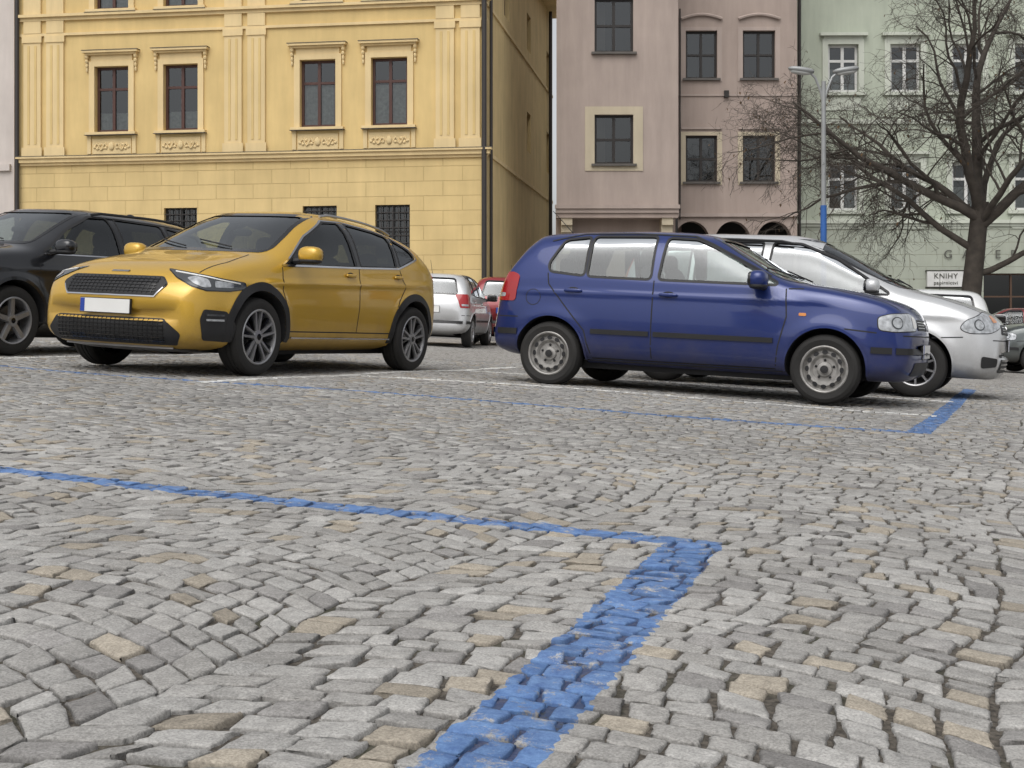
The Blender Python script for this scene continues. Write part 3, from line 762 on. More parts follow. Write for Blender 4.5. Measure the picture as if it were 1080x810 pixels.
xs=np.concatenate([[-500,-200,-80,-40],np.arange(-24,24.1,.5),[40,80,200,500]]); ys=np.concatenate([[-300,-100,-30,-10],np.arange(-4,34.1,.5),[45,60,100,300,700]])
X,Y=np.meshgrid(xs,ys)
inside=(np.abs(X)<24.1)&(Y>-4.1)&(Y<34.1)
Z=gz(np.clip(X,-60,60),np.clip(Y,-30,80))+und(X,Y)*inside-.0075
V=np.stack([X,Y,Z],-1).reshape(-1,3); nx=len(xs);ny=len(ys)
F=[(j*nx+i,j*nx+i+1,(j+1)*nx+i+1,(j+1)*nx+i) for j in range(ny-1) for i in range(nx-1)]
me=bpy.data.meshes.new('ground'); me.from_pydata(V.tolist(),[],F); me.materials.append(GM)
me.polygons.foreach_set('use_smooth',[True]*len(F)); link(bpy.data.objects.new('ground',me))
# setts
Wb=1.25; K=.21
stones=[]
ca,sa=math.cos(math.radians(-21.8)),math.sin(math.radians(-21.8))
rng=np.random.default_rng(3)
amin,amax,bmin,bmax=-16,9,-4,21
for bi in range(int(amin/Wb)-1,int(amax/Wb)+2):
    t=bmin+rng.uniform(0,.1)
    while t<bmax:
        rh=rng.uniform(.068,.092)
        sc_=(bi+.5)*Wb; xw=sc_*ca-t*sa; yw=sc_*sa+t*ca
        if yw<-.2 or yw>19 or abs(xw)>.46*yw+2.2: t+=rh; continue
        n=rng.integers(13,17); ws=rng.uniform(.75,1.3,n); ws=ws/ws.sum()*Wb
        s=bi*Wb
        for w in ws: stones.append((s,s+w,t,t+rh,bi)); s+=w
        t+=rh
st=np.array(stones)
def arcb(s,bi):
    f=np.clip(s/Wb-bi,0,1); return -K*(2*f-1)**2
n=len(st); g=.0028
C=np.zeros((n,4,2))
for k,(a,b_) in enumerate(((0,2),(1,2),(1,3),(0,3))):
    s=st[:,a]+(g if a==0 else -g)*rng.uniform(.2,2.0,n); t=st[:,b_]+(g if b_==2 else -g)*rng.uniform(.2,2.1,n)
    s=s+rng.normal(0,.0040,n); t=t+rng.normal(0,.0032,n)
    C[:,k,0]=s; C[:,k,1]=t+arcb(s,st[:,4])
wx=.035*np.sin(C[...,1]*2.3+C[...,0]*.9)+.02*np.sin(C[...,1]*5.1-1.); wy=.035*np.sin(C[...,0]*2.9+.5)+.03*np.sin(C[...,0]*1.3+C[...,1]*1.9)
C[...,0]+=wx; C[...,1]+=wy
W=np.stack([C[...,0]*ca-C[...,1]*sa, C[...,0]*sa+C[...,1]*ca],-1)
cen=W.mean(1)
keep=(cen[:,1]>.85)&(cen[:,1]<18.05)&(np.abs(cen[:,0])<.46*cen[:,1]+1.05)
W=W[keep];cen=cen[keep]
def stone_mesh(name,W,cen,u,hi):
    n=len(W);k=len(u); U,Vv=np.meshgrid(u,u); U=U.ravel();Vv=Vv.ravel()
    uu=2*U-1; vv=2*Vv-1; ro=.05
    ur=(uu*(1-ro*np.abs(vv)**4*np.abs(uu)**3)+1)/2; vr=(vv*(1-ro*np.abs(uu)**4*np.abs(vv)**3)+1)/2
    P=(W[:,0,None]*((1-ur)*(1-vr))[None,:,None]+W[:,1,None]*(ur*(1-vr))[None,:,None]+W[:,2,None]*(ur*vr)[None,:,None]+W[:,3,None]*((1-ur)*vr)[None,:,None])
    e=np.minimum(np.minimum(U,1-U),np.minimum(Vv,1-Vv))
    if hi:
        P=P+rng.normal(0,.0016,P.shape)*(e<.1)[None,:,None]
        prof=np.interp(e,[0,.022,.055,.13,.5],[-.022,-.0030,-.0008,0,.0002])
        z=prof[None]+rng.normal(0,.0006,(n,len(U)))*(e>.04)
        ph=rng.uniform(0,6,(n,1)); z=z+.0009*np.sin(U[None]*5+ph)*np.cos(Vv[None]*4+ph*2)
    else:
        prof=np.interp(e,[0,.05,.5],[-.02,-.0006,.0002]); z=prof[None]+np.zeros((n,1))
    tl=rng.normal(0,.0017,(n,2)); z=z+tl[:,:1]*(U-.5)[None]*2+tl[:,1:]*(Vv-.5)[None]*2+rng.normal(0,.0010,(n,1))
    z=z+gz(P[...,0],P[...,1])+und(cen[:,0],cen[:,1])[:,None]
    V=np.concatenate([P,z[...,None]],-1).reshape(-1,3)
    base=np.array([(j*k+i,j*k+i+1,(j+1)*k+i+1,(j+1)*k+i) for j in range(k-1) for i in range(k-1)])
    Fq=(base[None]+(np.arange(n)*k*k)[:,None,None]).reshape(-1,4)
    me=bpy.data.meshes.new(name); me.vertices.add(len(V)); me.vertices.foreach_set('co',V.ravel())
    me.loops.add(Fq.size); me.loops.foreach_set('vertex_index',Fq.ravel().astype(np.int32))
    me.polygons.add(len(Fq)); me.polygons.foreach_set('loop_start',np.arange(0,Fq.size,4,dtype=np.int32))
    me.polygons.foreach_set('use_smooth',np.ones(len(Fq),bool)); me.update(calc_edges=True)
    v=rng.uniform(0,1,n); r=rng.uniform(0,1,n); br=rng.uniform(.86,1.12,n)
    g1=np.array([.345,.335,.318]); g2=np.array([.43,.422,.405]); g3=np.array([.385,.345,.285]); g4=np.array([.26,.252,.243])
    colr=g1+(g2-g1)*v[:,None]; colr=np.where((r<.12)[:,None],g3*(.92+.2*v[:,None]),colr); colr=np.where((r>.90)[:,None],g4*(1+.3*v[:,None]),colr)
    colr=colr*br[:,None]
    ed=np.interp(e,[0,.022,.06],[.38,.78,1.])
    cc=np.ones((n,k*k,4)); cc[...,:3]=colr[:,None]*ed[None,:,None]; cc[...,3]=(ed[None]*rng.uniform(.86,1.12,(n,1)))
    ca_=me.color_attributes.new('Col','FLOAT_COLOR','POINT'); ca_.data.foreach_set('color',cc.ravel().astype(np.float32))
    me.materials.append(STONE); return me
hi=cen[:,1]<6.
PV=empty('cobblestone_paving')
o=link(bpy.data.objects.new('setts_near',stone_mesh('setts_near',W[hi],cen[hi],[0,.022,.055,.13,.38,.62,.87,.945,.978,1],True))); o.parent=PV
o=link(bpy.data.objects.new('setts_far',stone_mesh('setts_far',W[~hi],cen[~hi],[0,.05,.95,1],False))); o.parent=PV
print('stones',len(cen),time.time()-T0)
# ------------------------------------------------------------ buildings
def plaster(name,col,var=.10,streak=.10,rust=0.):
    if name in MC: return MC[name]
    m=mat(name,col,.85,bump=.25,bscale=60,var=var,vscale=.9,streak=streak,spec=.2)
    if rust:
        nt=m.node_tree; p=[n for n in nt.nodes if n.type=='BSDF_PRINCIPLED'][0]
        tc=N(nt,'ShaderNodeTexCoord'); sx=N(nt,'ShaderNodeSeparateXYZ'); nt.links.new(tc.outputs['Object'],sx.inputs[0])
        cb=N(nt,'ShaderNodeCombineXYZ'); nt.links.new(math_(nt,'ADD',sx.outputs[0],sx.outputs[1]),cb.inputs[0]); nt.links.new(sx.outputs[2],cb.inputs[1])
        br=N(nt,'ShaderNodeTexBrick'); nt.links.new(cb.outputs[0],br.inputs[0]); br.inputs['Scale'].default_value=1.
        br.inputs['Brick Width'].default_value=1.15; br.inputs['Row Height'].default_value=.43; br.inputs['Mortar Size'].default_value=.012; br.inputs['Mortar Smooth'].default_value=.3
        br.inputs['Color1'].default_value=(1,1,1,1); br.inputs['Color2'].default_value=(.95,.945,.935,1); br.inputs['Mortar'].default_value=(.80,.78,.74,1)
        old=p.inputs['Base Color'].links[0].from_socket
        nt.links.new(mixc(nt,1.,old,br.outputs[0],'MULTIPLY'),p.inputs['Base Color'])
        b=N(nt,'ShaderNodeBump'); b.inputs['Strength'].default_value=.7; b.inputs['Distance'].default_value=.015; b.invert=True
        nt.links.new(br.outputs['Fac'],b.inputs['Height']); nt.links.new(b.outputs[0],p.inputs['Normal'])
    return m
WG=glassmat('window_pane',(.40,.43,.43),.04,1.1)
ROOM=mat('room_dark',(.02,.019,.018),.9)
CURT=mat('net_curtain',(.70,.69,.65),.9,var=.25,vscale=9)
def facade(mb,W,z0,z1,ops,wm,rev=.22,zsplit=None,wm2=None,x0=0.):
    xs=sorted(set([x0,W]+[o[0] for o in ops]+[o[1] for o in ops])); zs=sorted(set([z0,z1]+[o[2] for o in ops]+[o[3] for o in ops]+([zsplit] if zsplit else [])))
    for i in range(len(xs)-1):
        for j in range(len(zs)-1):
            cx=(xs[i]+xs[i+1])/2; cz=(zs[j]+zs[j+1])/2
            if any(o[0]<cx<o[1] and o[2]<cz<o[3] for o in ops): continue
            mb.add([(xs[i],0,zs[j]),(xs[i+1],0,zs[j]),(xs[i+1],0,zs[j+1]),(xs[i],0,zs[j+1])],[(0,1,2,3)],wm2 if (zsplit and cz<zsplit) else wm)
    for a,b,c,d in ops:
        q=[(a,c),(b,c),(b,d),(a,d)]
        for k in range(4):
            p1,p2=q[k],q[(k+1)%4]
            mb.add([(p1[0],0,p1[1]),(p1[0],rev,p1[1]),(p2[0],rev,p2[1]),(p2[0],0,p2[1])],[(0,1,2,3)],wm)
def window(mb,g,a,b,c,d,fm,dep=.14,mull=1,trans=(.62,),curt=0.,t=.055,midbar=None):
    mb.box(a,dep,c,a+t,dep+.06,d,fm); mb.box(b-t,dep,c,b,dep+.06,d,fm); mb.box(a+t,dep,c,b-t,dep+.06,c+t,fm); mb.box(a+t,dep,d-t,b-t,dep+.06,d,fm)
    for i in range(mull):
        x=a+(b-a)*(i+1)/(mull+1); mb.box(x-t*.6,dep-.012,c+t,x+t*.6,dep+.055,d-t,fm)
    for q in trans:
        z=c+(d-c)*q; mb.box(a+t,dep-.008,z-t*.5,b-t,dep+.05,z+t*.5,fm)
    g.add([(a+t*.5,dep+.03,c+t*.5),(b-t*.5,dep+.03,c+t*.5),(b-t*.5,dep+.03,d-t*.5),(a+t*.5,dep+.03,d-t*.5)],[(0,1,2,3)],WG)
    r=.8
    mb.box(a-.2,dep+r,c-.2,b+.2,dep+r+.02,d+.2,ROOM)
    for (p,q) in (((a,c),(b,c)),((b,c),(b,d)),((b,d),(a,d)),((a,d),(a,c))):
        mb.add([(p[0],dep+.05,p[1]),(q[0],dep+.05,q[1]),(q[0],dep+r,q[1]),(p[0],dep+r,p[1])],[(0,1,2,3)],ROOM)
    if curt:
        k=18; V=[];F=[]; z1=c+(d-c)*curt
        for i in range(k+1):
            x=a+.03+(b-a-.06)*i/k; y=dep+.10+.015*math.sin(i*1.9)
            V+=[(x,y,c+.03),(x,y,z1)]
        for i in range(k): F.append((2*i,2*i+2,2*i+3,2*i+1))
        mb.add(V,F,CURT)
def roofbox(mb,x0,x1,y0,y1,z,h,m,over=.5):
    ym=(y0+y1)/2
    V=[(x0-.1,y0-over,z),(x1+.1,y0-over,z),(x1+.1,y1+over,z),(x0-.1,y1+over,z),(x0-.1,ym,z+h),(x1+.1,ym,z+h)]
    mb.add(V,[(0,1,5,4),(2,3,4,5),(0,4,3),(1,2,5),(0,3,2,1)],m)
TILE=mat('roof_tiles',(.22,.075,.045),.8,bump=.4,bscale=12,var=.3)
def frameM(ox,oy,dx,dy):
    l=math.hypot(dx,dy);dx/=l;dy/=l
    return Matrix(((dx,-dy,0,ox),(dy,dx,0,oy),(0,0,1,0),(0,0,0,1)))
# -- yellow town house
YW=plaster('yellow_render',(.72,.535,.245)); YR=plaster('yellow_rusticated_render',(.73,.555,.27),rust=1.); YT=plaster('cream_yellow_trim',(.77,.60,.33),.06,.12)
BRW=mat('brown_window_frame',(.075,.030,.022),.5); ZINC=mat('zinc_sheet',(.12,.11,.10),.5,.5); PIPE=mat('dark_pipe',(.035,.03,.028),.5)
M0=frameM(-15.07,39.14,.988,-.153)
E=empty('yellow_town_house',M0); Wd=14.48
mb=MB(); g=MB(); tr=MB()
wc=[3.02,5.22,9.47,11.63]
ops=[(c-.54,c+.54,6.39,8.36) for c in wc]+[(c-.54,c+.54,10.10,12.0) for c in wc]+[(4.68,5.72,2.7,4.06),(9.0,10.04,3.0,4.06),(11.2,12.24,2.5,4.06)]
facade(mb,Wd,-2,13.4,ops,YW,zsplit=5.4,wm2=YR)
mb.box(0,15.6,-2,Wd,15.8,13.4,YW); mb.add([(0,0,-2),(0,15.6,-2),(0,15.6,13.4),(0,0,13.4)],[(0,1,2,3)],YW)
for i,c in enumerate(wc):
    window(tr,g,c-.54,c+.54,6.39,8.36,BRW,curt=[.3,.3,.66,.62][i],trans=(.66,),t=.075)
    window(tr,g,c-.54,c+.54,10.1,12.,BRW,curt=.5,trans=(.64,),t=.075)
    for zb,zt in ((6.39,8.36),(10.1,12.)):
        tr.box(c-.72,-.06,zb-.02,c-.545,.001,zt+.16,YT); tr.box(c+.545,-.06,zb-.02,c+.72,.001,zt+.16,YT); tr.box(c-.545,-.06,zt+.003,c+.545,.001,zt+.16,YT)
        tr.box(c-.80,-.16,zb-.10,c+.80,.0,zb-.022,YT); tr.box(c-.82,-.18,zb-.115,c+.82,0,zb-.102,ZINC)
    z=8.52
    tr.box(c-.66,-.04,z+.003,c+.66,.0,z+.18,YT)
    tr.box(c-.82,-.12,z+.183,c+.82,.0,z+.24,YT); tr.box(c-.88,-.20,z+.243,c+.88,0,z+.31,YT); tr.box(c-.90,-.22,z+.312,c+.90,0,z+.325,ZINC)
    for sg in (-1,1):
        for q in range(4): tr.sell((c+sg*.78,-.05,z+.13-q*.13),(.06-.008*q,.09-.018*q,.075),YT,2.2,None,8,6)
    tr.box(c-.62,-.03,5.72,c+.62,0,6.18,YT)
    for sg in (-1,1):
        pts=[(c+sg*(.14+.36*q),-.05,5.93+.09*math.sin(q*9)) for q in np.linspace(0,1,16)]
        tr.tube(pts,[.028*(1-.5*abs(q-.4)) for q in np.linspace(0,1,16)],YT,6)
        for k in range(5): tr.sell((c+sg*(.18+.09*k),-.04,5.93-.07*math.sin(k*2.2+.5)),(.05,.03,.045),YT,2,None,8,6)
    tr.sell((c,-.045,5.95),(.09,.05,.13),YT,2,None,10,8)
    tr.box(c-.78,-.05,5.72,c-.66,0,6.27,YT); tr.box(c+.66,-.05,5.72,c+.78,0,6.27,YT)
for a,b,c_,d in ops[8:]:
    window(tr,g,a,b,c_,d,mat('black_frame',(.02,.02,.02),.5),mull=1,trans=(.5,))
    for q in range(1,7):
        z=c_+(d-c_)*q/7; tr.box(a,.04,z-.012,b,.06,z+.012,PIPE)
    for q in range(1,6):
        x=a+(b-a)*q/6; tr.box(x-.01,.03,c_,x+.01,.05,d,PIPE)
for z0,z1,pj in ((5.40,5.48,.07),(5.483,5.60,.14),(5.603,5.66,.20),(9.34,9.42,.06),(9.80,9.90,.08),(9.903,9.99,.16)):
    tr.box(-.02,-pj,z0,Wd+pj,0,z1,YT)
tr.box(-.02,-.21,5.662,Wd+.21,0,5.676,ZINC)
for a,b in ((.18,.74),(.92,1.48),(6.60,7.14),(7.32,7.86),(13.02,13.56),(13.76,14.32)):
    tr.box(a,-.07,5.68,b,0,9.33,YT); tr.box(a-.05,-.10,5.68,b+.05,-.071,5.95,YT); tr.box(a-.04,-.10,9.14,b+.04,-.071,9.33,YT)
    tr.box(a,-.07,9.425,b,0,9.795,YT); tr.box(a,-.07,10.0,b,0,12.9,YT)
    for q in (.3,.7): x=a+(b-a)*q; tr.box(x-.035,-.085,6.05,x+.035,-.07,9.05,YW)
tr.box(-.2,-.5,12.9,Wd+.5,0,13.1,YT); tr.box(-.2,-.7,13.103,Wd+.7,15.8,13.35,YT)
roofbox(tr,-.2,Wd+.3,0,15.6,13.42,4.5,TILE,.6)
tr.tube([(.0,-.12,13),(.0,-.12,-1)],.07,PIPE,10); tr.tube([(Wd-.02,-.14,13),(Wd-.02,-.14,-1)],.075,PIPE,10)
Ms=Matrix(((0,-1,0,Wd),(1,0,0,0),(0,0,1,0),(0,0,0,1)))
m2=MB(); t2=MB(); g2=MB()
sops=[(8.4,9.4,10.3,11.6),(8.4,9.4,6.7,8.1),(13.9,14.9,9.9,11.4),(13.9,14.9,6.6,8.2),(3.4,4.4,10.3,11.6)]
YS=plaster('yellow_side_render',(.74,.57,.29),.10,.15)
facade(m2,15.6,-2,13.4,sops,YS)
for o_ in sops: window(t2,g2,*o_,BRW)
for z0,z1,pj in ((5.483,5.60,.05),(9.80,9.90,.05)): t2.box(.02,-pj,z0,15.6,0,z1,YT)
t2.tube([(14.2,-.12,13),(14.2,-.12,-1)],.07,PIPE,8)
t2.tube([(.35,-.1,13),(.35,-.1,-1)],.05,PIPE,8)
m2.obj('side_wall',E,Ms); t2.obj('side_trim',E,Ms); g2.obj('side_panes',E,Ms)
mb.obj('walls',E); tr.obj('mouldings_and_windows',E); g.obj('panes',E)
# -- pale house at far left
PW=plaster('pale_render',(.64,.58,.54)); E=empty('pale_town_house',frameM(-27.3,41.3,.988,-.153)); mb=MB();tr=MB();g=MB()
ops=[(c-.5,c+.5,z,z+1.8) for c in (2.,4.6,7.2,9.8) for z in (2.2,6.2,10.)]
facade(mb,12.1,-2,12.8,ops,PW); mb.box(0,12,-2,12.1,12.2,12.8,PW); mb.add([(0,0,-2),(0,12,-2),(0,12,12.8),(0,0,12.8)],[(0,1,2,3)],PW); mb.add([(12.1,0,-2),(12.1,12,-2),(12.1,12,12.8),(12.1,0,12.8)],[(0,1,2,3)],PW)
for o_ in ops: window(tr,g,*o_,mat('white_frame',(.6,.6,.58),.5),curt=.5)
roofbox(tr,0,12.1,0,12,12.82,4,TILE); tr.box(0,-.1,5.3,12,0,5.5,PW)
mb.obj('walls',E); tr.obj('windows_and_roof',E); g.obj('panes',E)
# -- mauve house with oriel
PK=plaster('mauve_render',(.43,.355,.315),.08,.14); PK2=plaster('mauve_render_rear',(.40,.325,.285),.08,.14); BG=plaster('beige_surround',(.54,.47,.35),.08,.12)
BF=mat('black_window_frame',(.018,.014,.012),.45)
E=empty('mauve_town_house',frameM(1.39,40.,1,-.004)); mb=MB();tr=MB();g=MB()
ops=[(1.19,2.40,5.58,7.12),(1.19,2.40,9.07,10.76)]
facade(mb,3.8,4.27,14.,ops,PK)
mb.add([(0,0,4.27),(3.7,2.2,4.27),(3.7,2.2,14),(0,0,14)],[(0,1,2,3)],PK); mb.add([(3.8,0,4.27),(3.8,2.0,4.27),(3.8,2.0,14),(3.8,0,14)],[(0,1,2,3)],PK)
mb.add([(0,0,4.24),(3.8,0,4.24),(3.8,2.2,4.24)],[(0,1,2)],PK); mb.add([(0,0,14),(3.8,0,14),(3.8,2.2,14)],[(0,1,2)],TILE)
for i,o_ in enumerate(ops):
    a,b,c_,d=o_; window(tr,g,*o_,BF,mull=1,trans=(.5,),t=.075,curt=0)
    if i==0:
        for q in ((a-.30,c_-.22,a,d+.25),(b,c_-.22,b+.30,d+.25),(a,d,b,d+.25),(a,c_-.22,b,c_)):
            tr.box(q[0]+.001,-.025,q[1]+.001,q[2]-.001,0,q[3]-.001,BG)
    tr.box(a-.1,-.12,c_-.07,b+.1,0,c_-.002,ZINC)
tr.box(-.05,-.12,4.18,3.85,0,4.30,PK); tr.box(-.02,-.06,4.05,3.82,.3,4.178,PK); tr.box(.0,0,3.9,3.8,.55,4.048,PK2)
for x in (.15,3.3):
    for q in range(5): tr.box(x,.05+q*.13,3.9-.22*(q+1),x+.35,.75,3.9-.22*q-.002,BG)
fm_=MB(); facade(fm_,3.8,-2,4.2,[(.7,1.5,-.5,2.3),(2.2,3.2,1.,2.9)],PK2)
fm_.add([(0,0,-2),(3.7,1.5,-2),(3.7,1.5,3.52),(0,0,3.52)],[(0,1,2,3)],PK2)
fm_.box(.5,.3,-.6,3.4,.4,3.,ROOM); fm_.obj('ground_floor_walls',E,Matrix.Translation((0,.7,0)))
tb=MB();gb=MB();wbm=MB(); MBt=Matrix.Translation((4.2,2.0,0))
ops=[(.10,1.13,5.24,6.76),(1.97,3.03,5.24,6.76),(.10,1.13,8.63,10.2),(1.97,3.03,8.63,10.2)]
xL=-.5; ZA=4.12
facade(wbm,3.75,ZA,14,ops,PK2,x0=xL)
NA=14
cxs=[.3,1.65,3.0]; r=.60; zsp=3.25
edges=[xL]+[v for c in cxs for v in (c-r,c+r)]+[3.75]
for i in range(0,len(edges),2): wbm.box(edges[i],0,-2,edges[i+1],.45,ZA,PK2)
for c in cxs:
    V=[];F=[]
    for k in range(NA+1):
        t=math.pi*k/NA; xx=c-r*math.cos(t); zz=zsp+.70*math.sin(t)
        V+=[(xx,0,zz),(xx,0,ZA),(xx,.45,zz)]
    for k in range(NA): F+=[(3*k,3*k+3,3*k+4,3*k+1),(3*k,3*k+2,3*k+5,3*k+3)]
    wbm.add(V,F,PK2)
wbm.box(xL,1.6,-2,3.75,1.7,ZA,ROOM); wbm.box(xL,.0,ZA+.002,3.75,1.7,ZA+.05,PK2)
wbm.add([(3.75,0,-2),(3.75,8,-2),(3.75,8,14),(3.75,0,14)],[(0,1,2,3)],PK2)
wbm.add([(xL,0,-2),(2.8,8,-2),(2.8,8,14),(xL,0,14)],[(0,1,2,3)],PK2)
wbm.add([(2.8,8,-2),(3.75,8,-2),(3.75,8,14),(2.8,8,14)],[(0,1,2,3)],PK2)
for i,o_ in enumerate(ops):
    a,b,c_,d=o_; window(tb,gb,*o_,BF,mull=1,trans=(.5,),t=.07,curt=0)
    for q in ((a-.16,c_-.1,a,d+.12),(b,c_-.1,b+.16,d+.12),(a,d,b,d+.12)): tb.box(q[0]+.001,-.02,q[1],q[2]-.001,0,q[3],BG if i<2 else PK)
    tb.box(a-.1,-.1,c_-.07,b+.1,0,c_-.002,ZINC)
    pts=[(a-.15+(b-a+.3)*q,-.06,d+.38+.14*math.sin(math.pi*q)) for q in np.linspace(0,1,12)]
    if i>1: tb.tube(pts,.05,PK,6)
    else: tb.box(a-.15,-.06,d+.2,b+.15,0,d+.27,PK)
tb.box(xL,-.10,ZA-.03,3.76,-.001,ZA+.08,PK); tb.box(xL,-.04,8.05,3.76,-.001,8.12,PK)
tb.tube([(-.28,-.12,14),(-.28,-.12,4.6),(-.25,-.12,4.2),(-.25,-.12,-1)],.08,PIPE,8)
tb.tube([(-.1,-.09,10.9),(-.1,-.09,4)],.025,PIPE,6)
tb.box(1.35,-.12,8.0,1.5,0,8.22,BF)
V=[(xL,-.3,14.02),(3.8,-.3,14.02),(3.8,8,14.02),(2.8,8,14.02),(3.0,3.5,17.)]
tb.add(V,[(0,1,4),(1,2,4),(2,3,4),(3,0,4)],TILE); tb.box(xL,-.3,13.8,3.8,-.0,14.0,PK)
wbm.obj('rear_walls',E,MBt); tb.obj('rear_windows_and_roof',E,MBt); gb.obj('rear_panes',E,MBt)
mb.obj('oriel_walls',E); tr.obj('oriel_windows',E); g.obj('oriel_panes',E)
# -- green house
GR=plaster('sage_green_render',(.46,.50,.41),.08,.12); GT=plaster('pale_green_trim',(.57,.60,.52),.06,.1); GG=plaster('sage_green_rusticated',(.42,.45,.38),rust=1.)
WF=mat('white_window_frame',(.66,.66,.64),.5)
E=empty('green_town_house',frameM(9.93,45.,1,-.02)); mb=MB();tr=MB();g=MB()
cs=[1.7,3.87,6.03,8.2,10.4,12.6,14.8]
ops=[(c-.53,c+.53,z,z+1.67) for c in cs for z in (4.57,8.73)]+[(2.2,3.4,-.5,2.3),(6.6,8.6,-.9,2.35),(10.5,12.5,-.9,2.35)]
facade(mb,17,-2,13.5,ops,GR,zsplit=4.0,wm2=GG); mb.box(0,10,-2,17,10.2,13.5,GR); mb.add([(17,0,-2),(17,10,-2),(17,10,13.5),(17,0,13.5)],[(0,1,2,3)],GR); mb.add([(0,0,-2),(0,10,-2),(0,10,13.5),(0,0,13.5)],[(0,1,2,3)],GR)
for i,o_ in enumerate(ops[:14]):
    a,b,c_,d=o_; window(tr,g,*o_,WF,mull=1,trans=(.66,),t=.09,curt=.5)
    for q in ((a-.2,c_-.02,a,d+.18),(b,c_-.02,b+.2,d+.18),(a,d,b,d+.18)): tr.box(q[0]+.001,-.05,q[1],q[2]-.001,0,q[3],GT)
    tr.box(a-.3,-.2,d+.28,b+.3,0,d+.38,GT); tr.box(a-.25,-.13,c_-.13,b+.25,0,c_-.022,GT)
    tr.box(a-.1,-.03,c_-.65,b+.1,0,c_-.2,GT)
    tr.box(a-.16,-.04,d+.183,b+.16,0,d+.278,GT)
for o_ in ops[14:]: window(tr,g,*o_,mat('brown_door',(.09,.05,.03),.5),mull=1,trans=(.75,))
for z0,z1,pj in ((4.0,4.1,.06),(4.103,4.22,.14),(7.6,7.75,.08),(12.9,13.3,.4)): tr.box(-.02,-pj,z0,17.05,0,z1,GT)
roofbox(tr,0,17,0,10,13.52,4,TILE)
tr.tube([(.15,-.12,13),(.15,-.12,-1)],.06,PIPE,8)
SB=mat('sign_white',(.66,.66,.64),.5); LD=mat('letters_dark',(.10,.10,.085),.5)
tr.box(4.6,-.14,1.88,5.9,-.02,2.42,SB); tr.box(4.56,-.145,1.84,5.94,-.018,1.879,BF); tr.box(4.56,-.145,2.421,5.94,-.018,2.46,BF)
mb.obj('walls',E); tr.obj('mouldings_and_windows',E); g.obj('panes',E)
def text(body,size,x,y,z,sp_=1.):
    cu=bpy.data.curves.new('lettering','FONT'); cu.body=body; cu.size=size; cu.extrude=.008; cu.space_character=sp_
    to=bpy.data.objects.new('lettering',cu); link(to); to.parent=E; to.matrix_local=Matrix.Translation((x,y,z))@Matrix.Rotation(math.pi/2,4,'X'); cu.materials.append(LD)
text('G A L E R I E',.42,5.2,-.05,2.88,1.5)
text('KNIHY',.26,4.82,-.152,2.17,1.1); text('papirnictvi',.18,4.82,-.152,1.96,1.1)
# -- the other side of the square, behind the camera
for i,(x0,w_,mt,h) in enumerate(((-30,14,PW,9.5),(-15.8,13,YW,10.5),(-2.6,15,GR,9.8),(12.6,16,PK,10.2))):
    E=empty('town_house',frameM(x0+w_,-32.,-1,0)); mb=MB();tr=MB();g=MB()
    k=int(w_/2.6); ops=[(1.+q*2.6,2.05+q*2.6,z,z+1.8) for q in range(k) for z in (1.4,5.2)]
    facade(mb,w_,-2,h,ops,mt); mb.box(0,9,-2,w_,9.2,h,mt)
    mb.add([(0,0,-2),(0,9,-2),(0,9,h),(0,0,h)],[(0,1,2,3)],mt); mb.add([(w_,0,-2),(w_,9,-2),(w_,9,h),(w_,0,h)],[(0,1,2,3)],mt)
    for o_ in ops: window(tr,g,*o_,WF)
    roofbox(tr,0,w_,0,9,h+.02,3,TILE); tr.box(0,-.12,4.3,w_,0,4.5,GT)
    mb.obj('walls',E); tr.obj('windows_and_roof',E); g.obj('panes',E)
SW=mat('pavement_slabs',(.26,.25,.24),.85,bump=.3,bscale=20,var=.2)
mb=MB(); V=[];F=[]
for x in np.linspace(-28,30,40):
    for (y,dz) in ((34.6,-.02),(34.6,.11),(34.75,.115),(46.,.115)): V.append((x,y,gz(x,y)+dz))
for i in range(39):
    for j in range(3): a=i*4+j; F.append((a,a+4,a+5,a+1))
mb.add(V,F,SW); mb.obj('pavement')
# ------------------------------------------------------------ street lamp
LG=mat('lamp_grey',(.33,.34,.34),.45,.3); LB=mat('lamp_blue',(.03,.12,.38),.5)
lx,ly=6.28,25.8; E=empty('street_lamp',Matrix.Translation((lx,ly,gz(lx,ly)))); mb=MB()
mb.tube([(0,0,-.1),(0,0,.9)],.11,LB,14); mb.tube([(0,0,.9),(0,0,1.0)],[.11,.075],LB,14); mb.tube([(0,0,1.0),(0,0,3.2)],.062,LB,12); mb.tube([(0,0,3.2),(0,0,5.7)],[.052,.045],LG,12)
for sg in (-1,1):
    mb.tube([(0,0,5.2),(sg*.06,0,5.5),(sg*.17,0,5.78),(sg*.27,0,5.87)],.026,LG,8)
    Ml=Matrix.Translation((sg*.45,0,5.93))@Matrix.Rotation(-sg*math.radians(8),4,'Y')
    mb.sell((0,0,0),(.27,.12,.06),LG,2.4,Ml); mb.sell((sg*.01,0,-.045),(.21,.09,.05),mat('lamp_lens',(.55,.56,.55),.2,coat=.5),2.2,Ml)
mb.obj('column_and_heads',E)
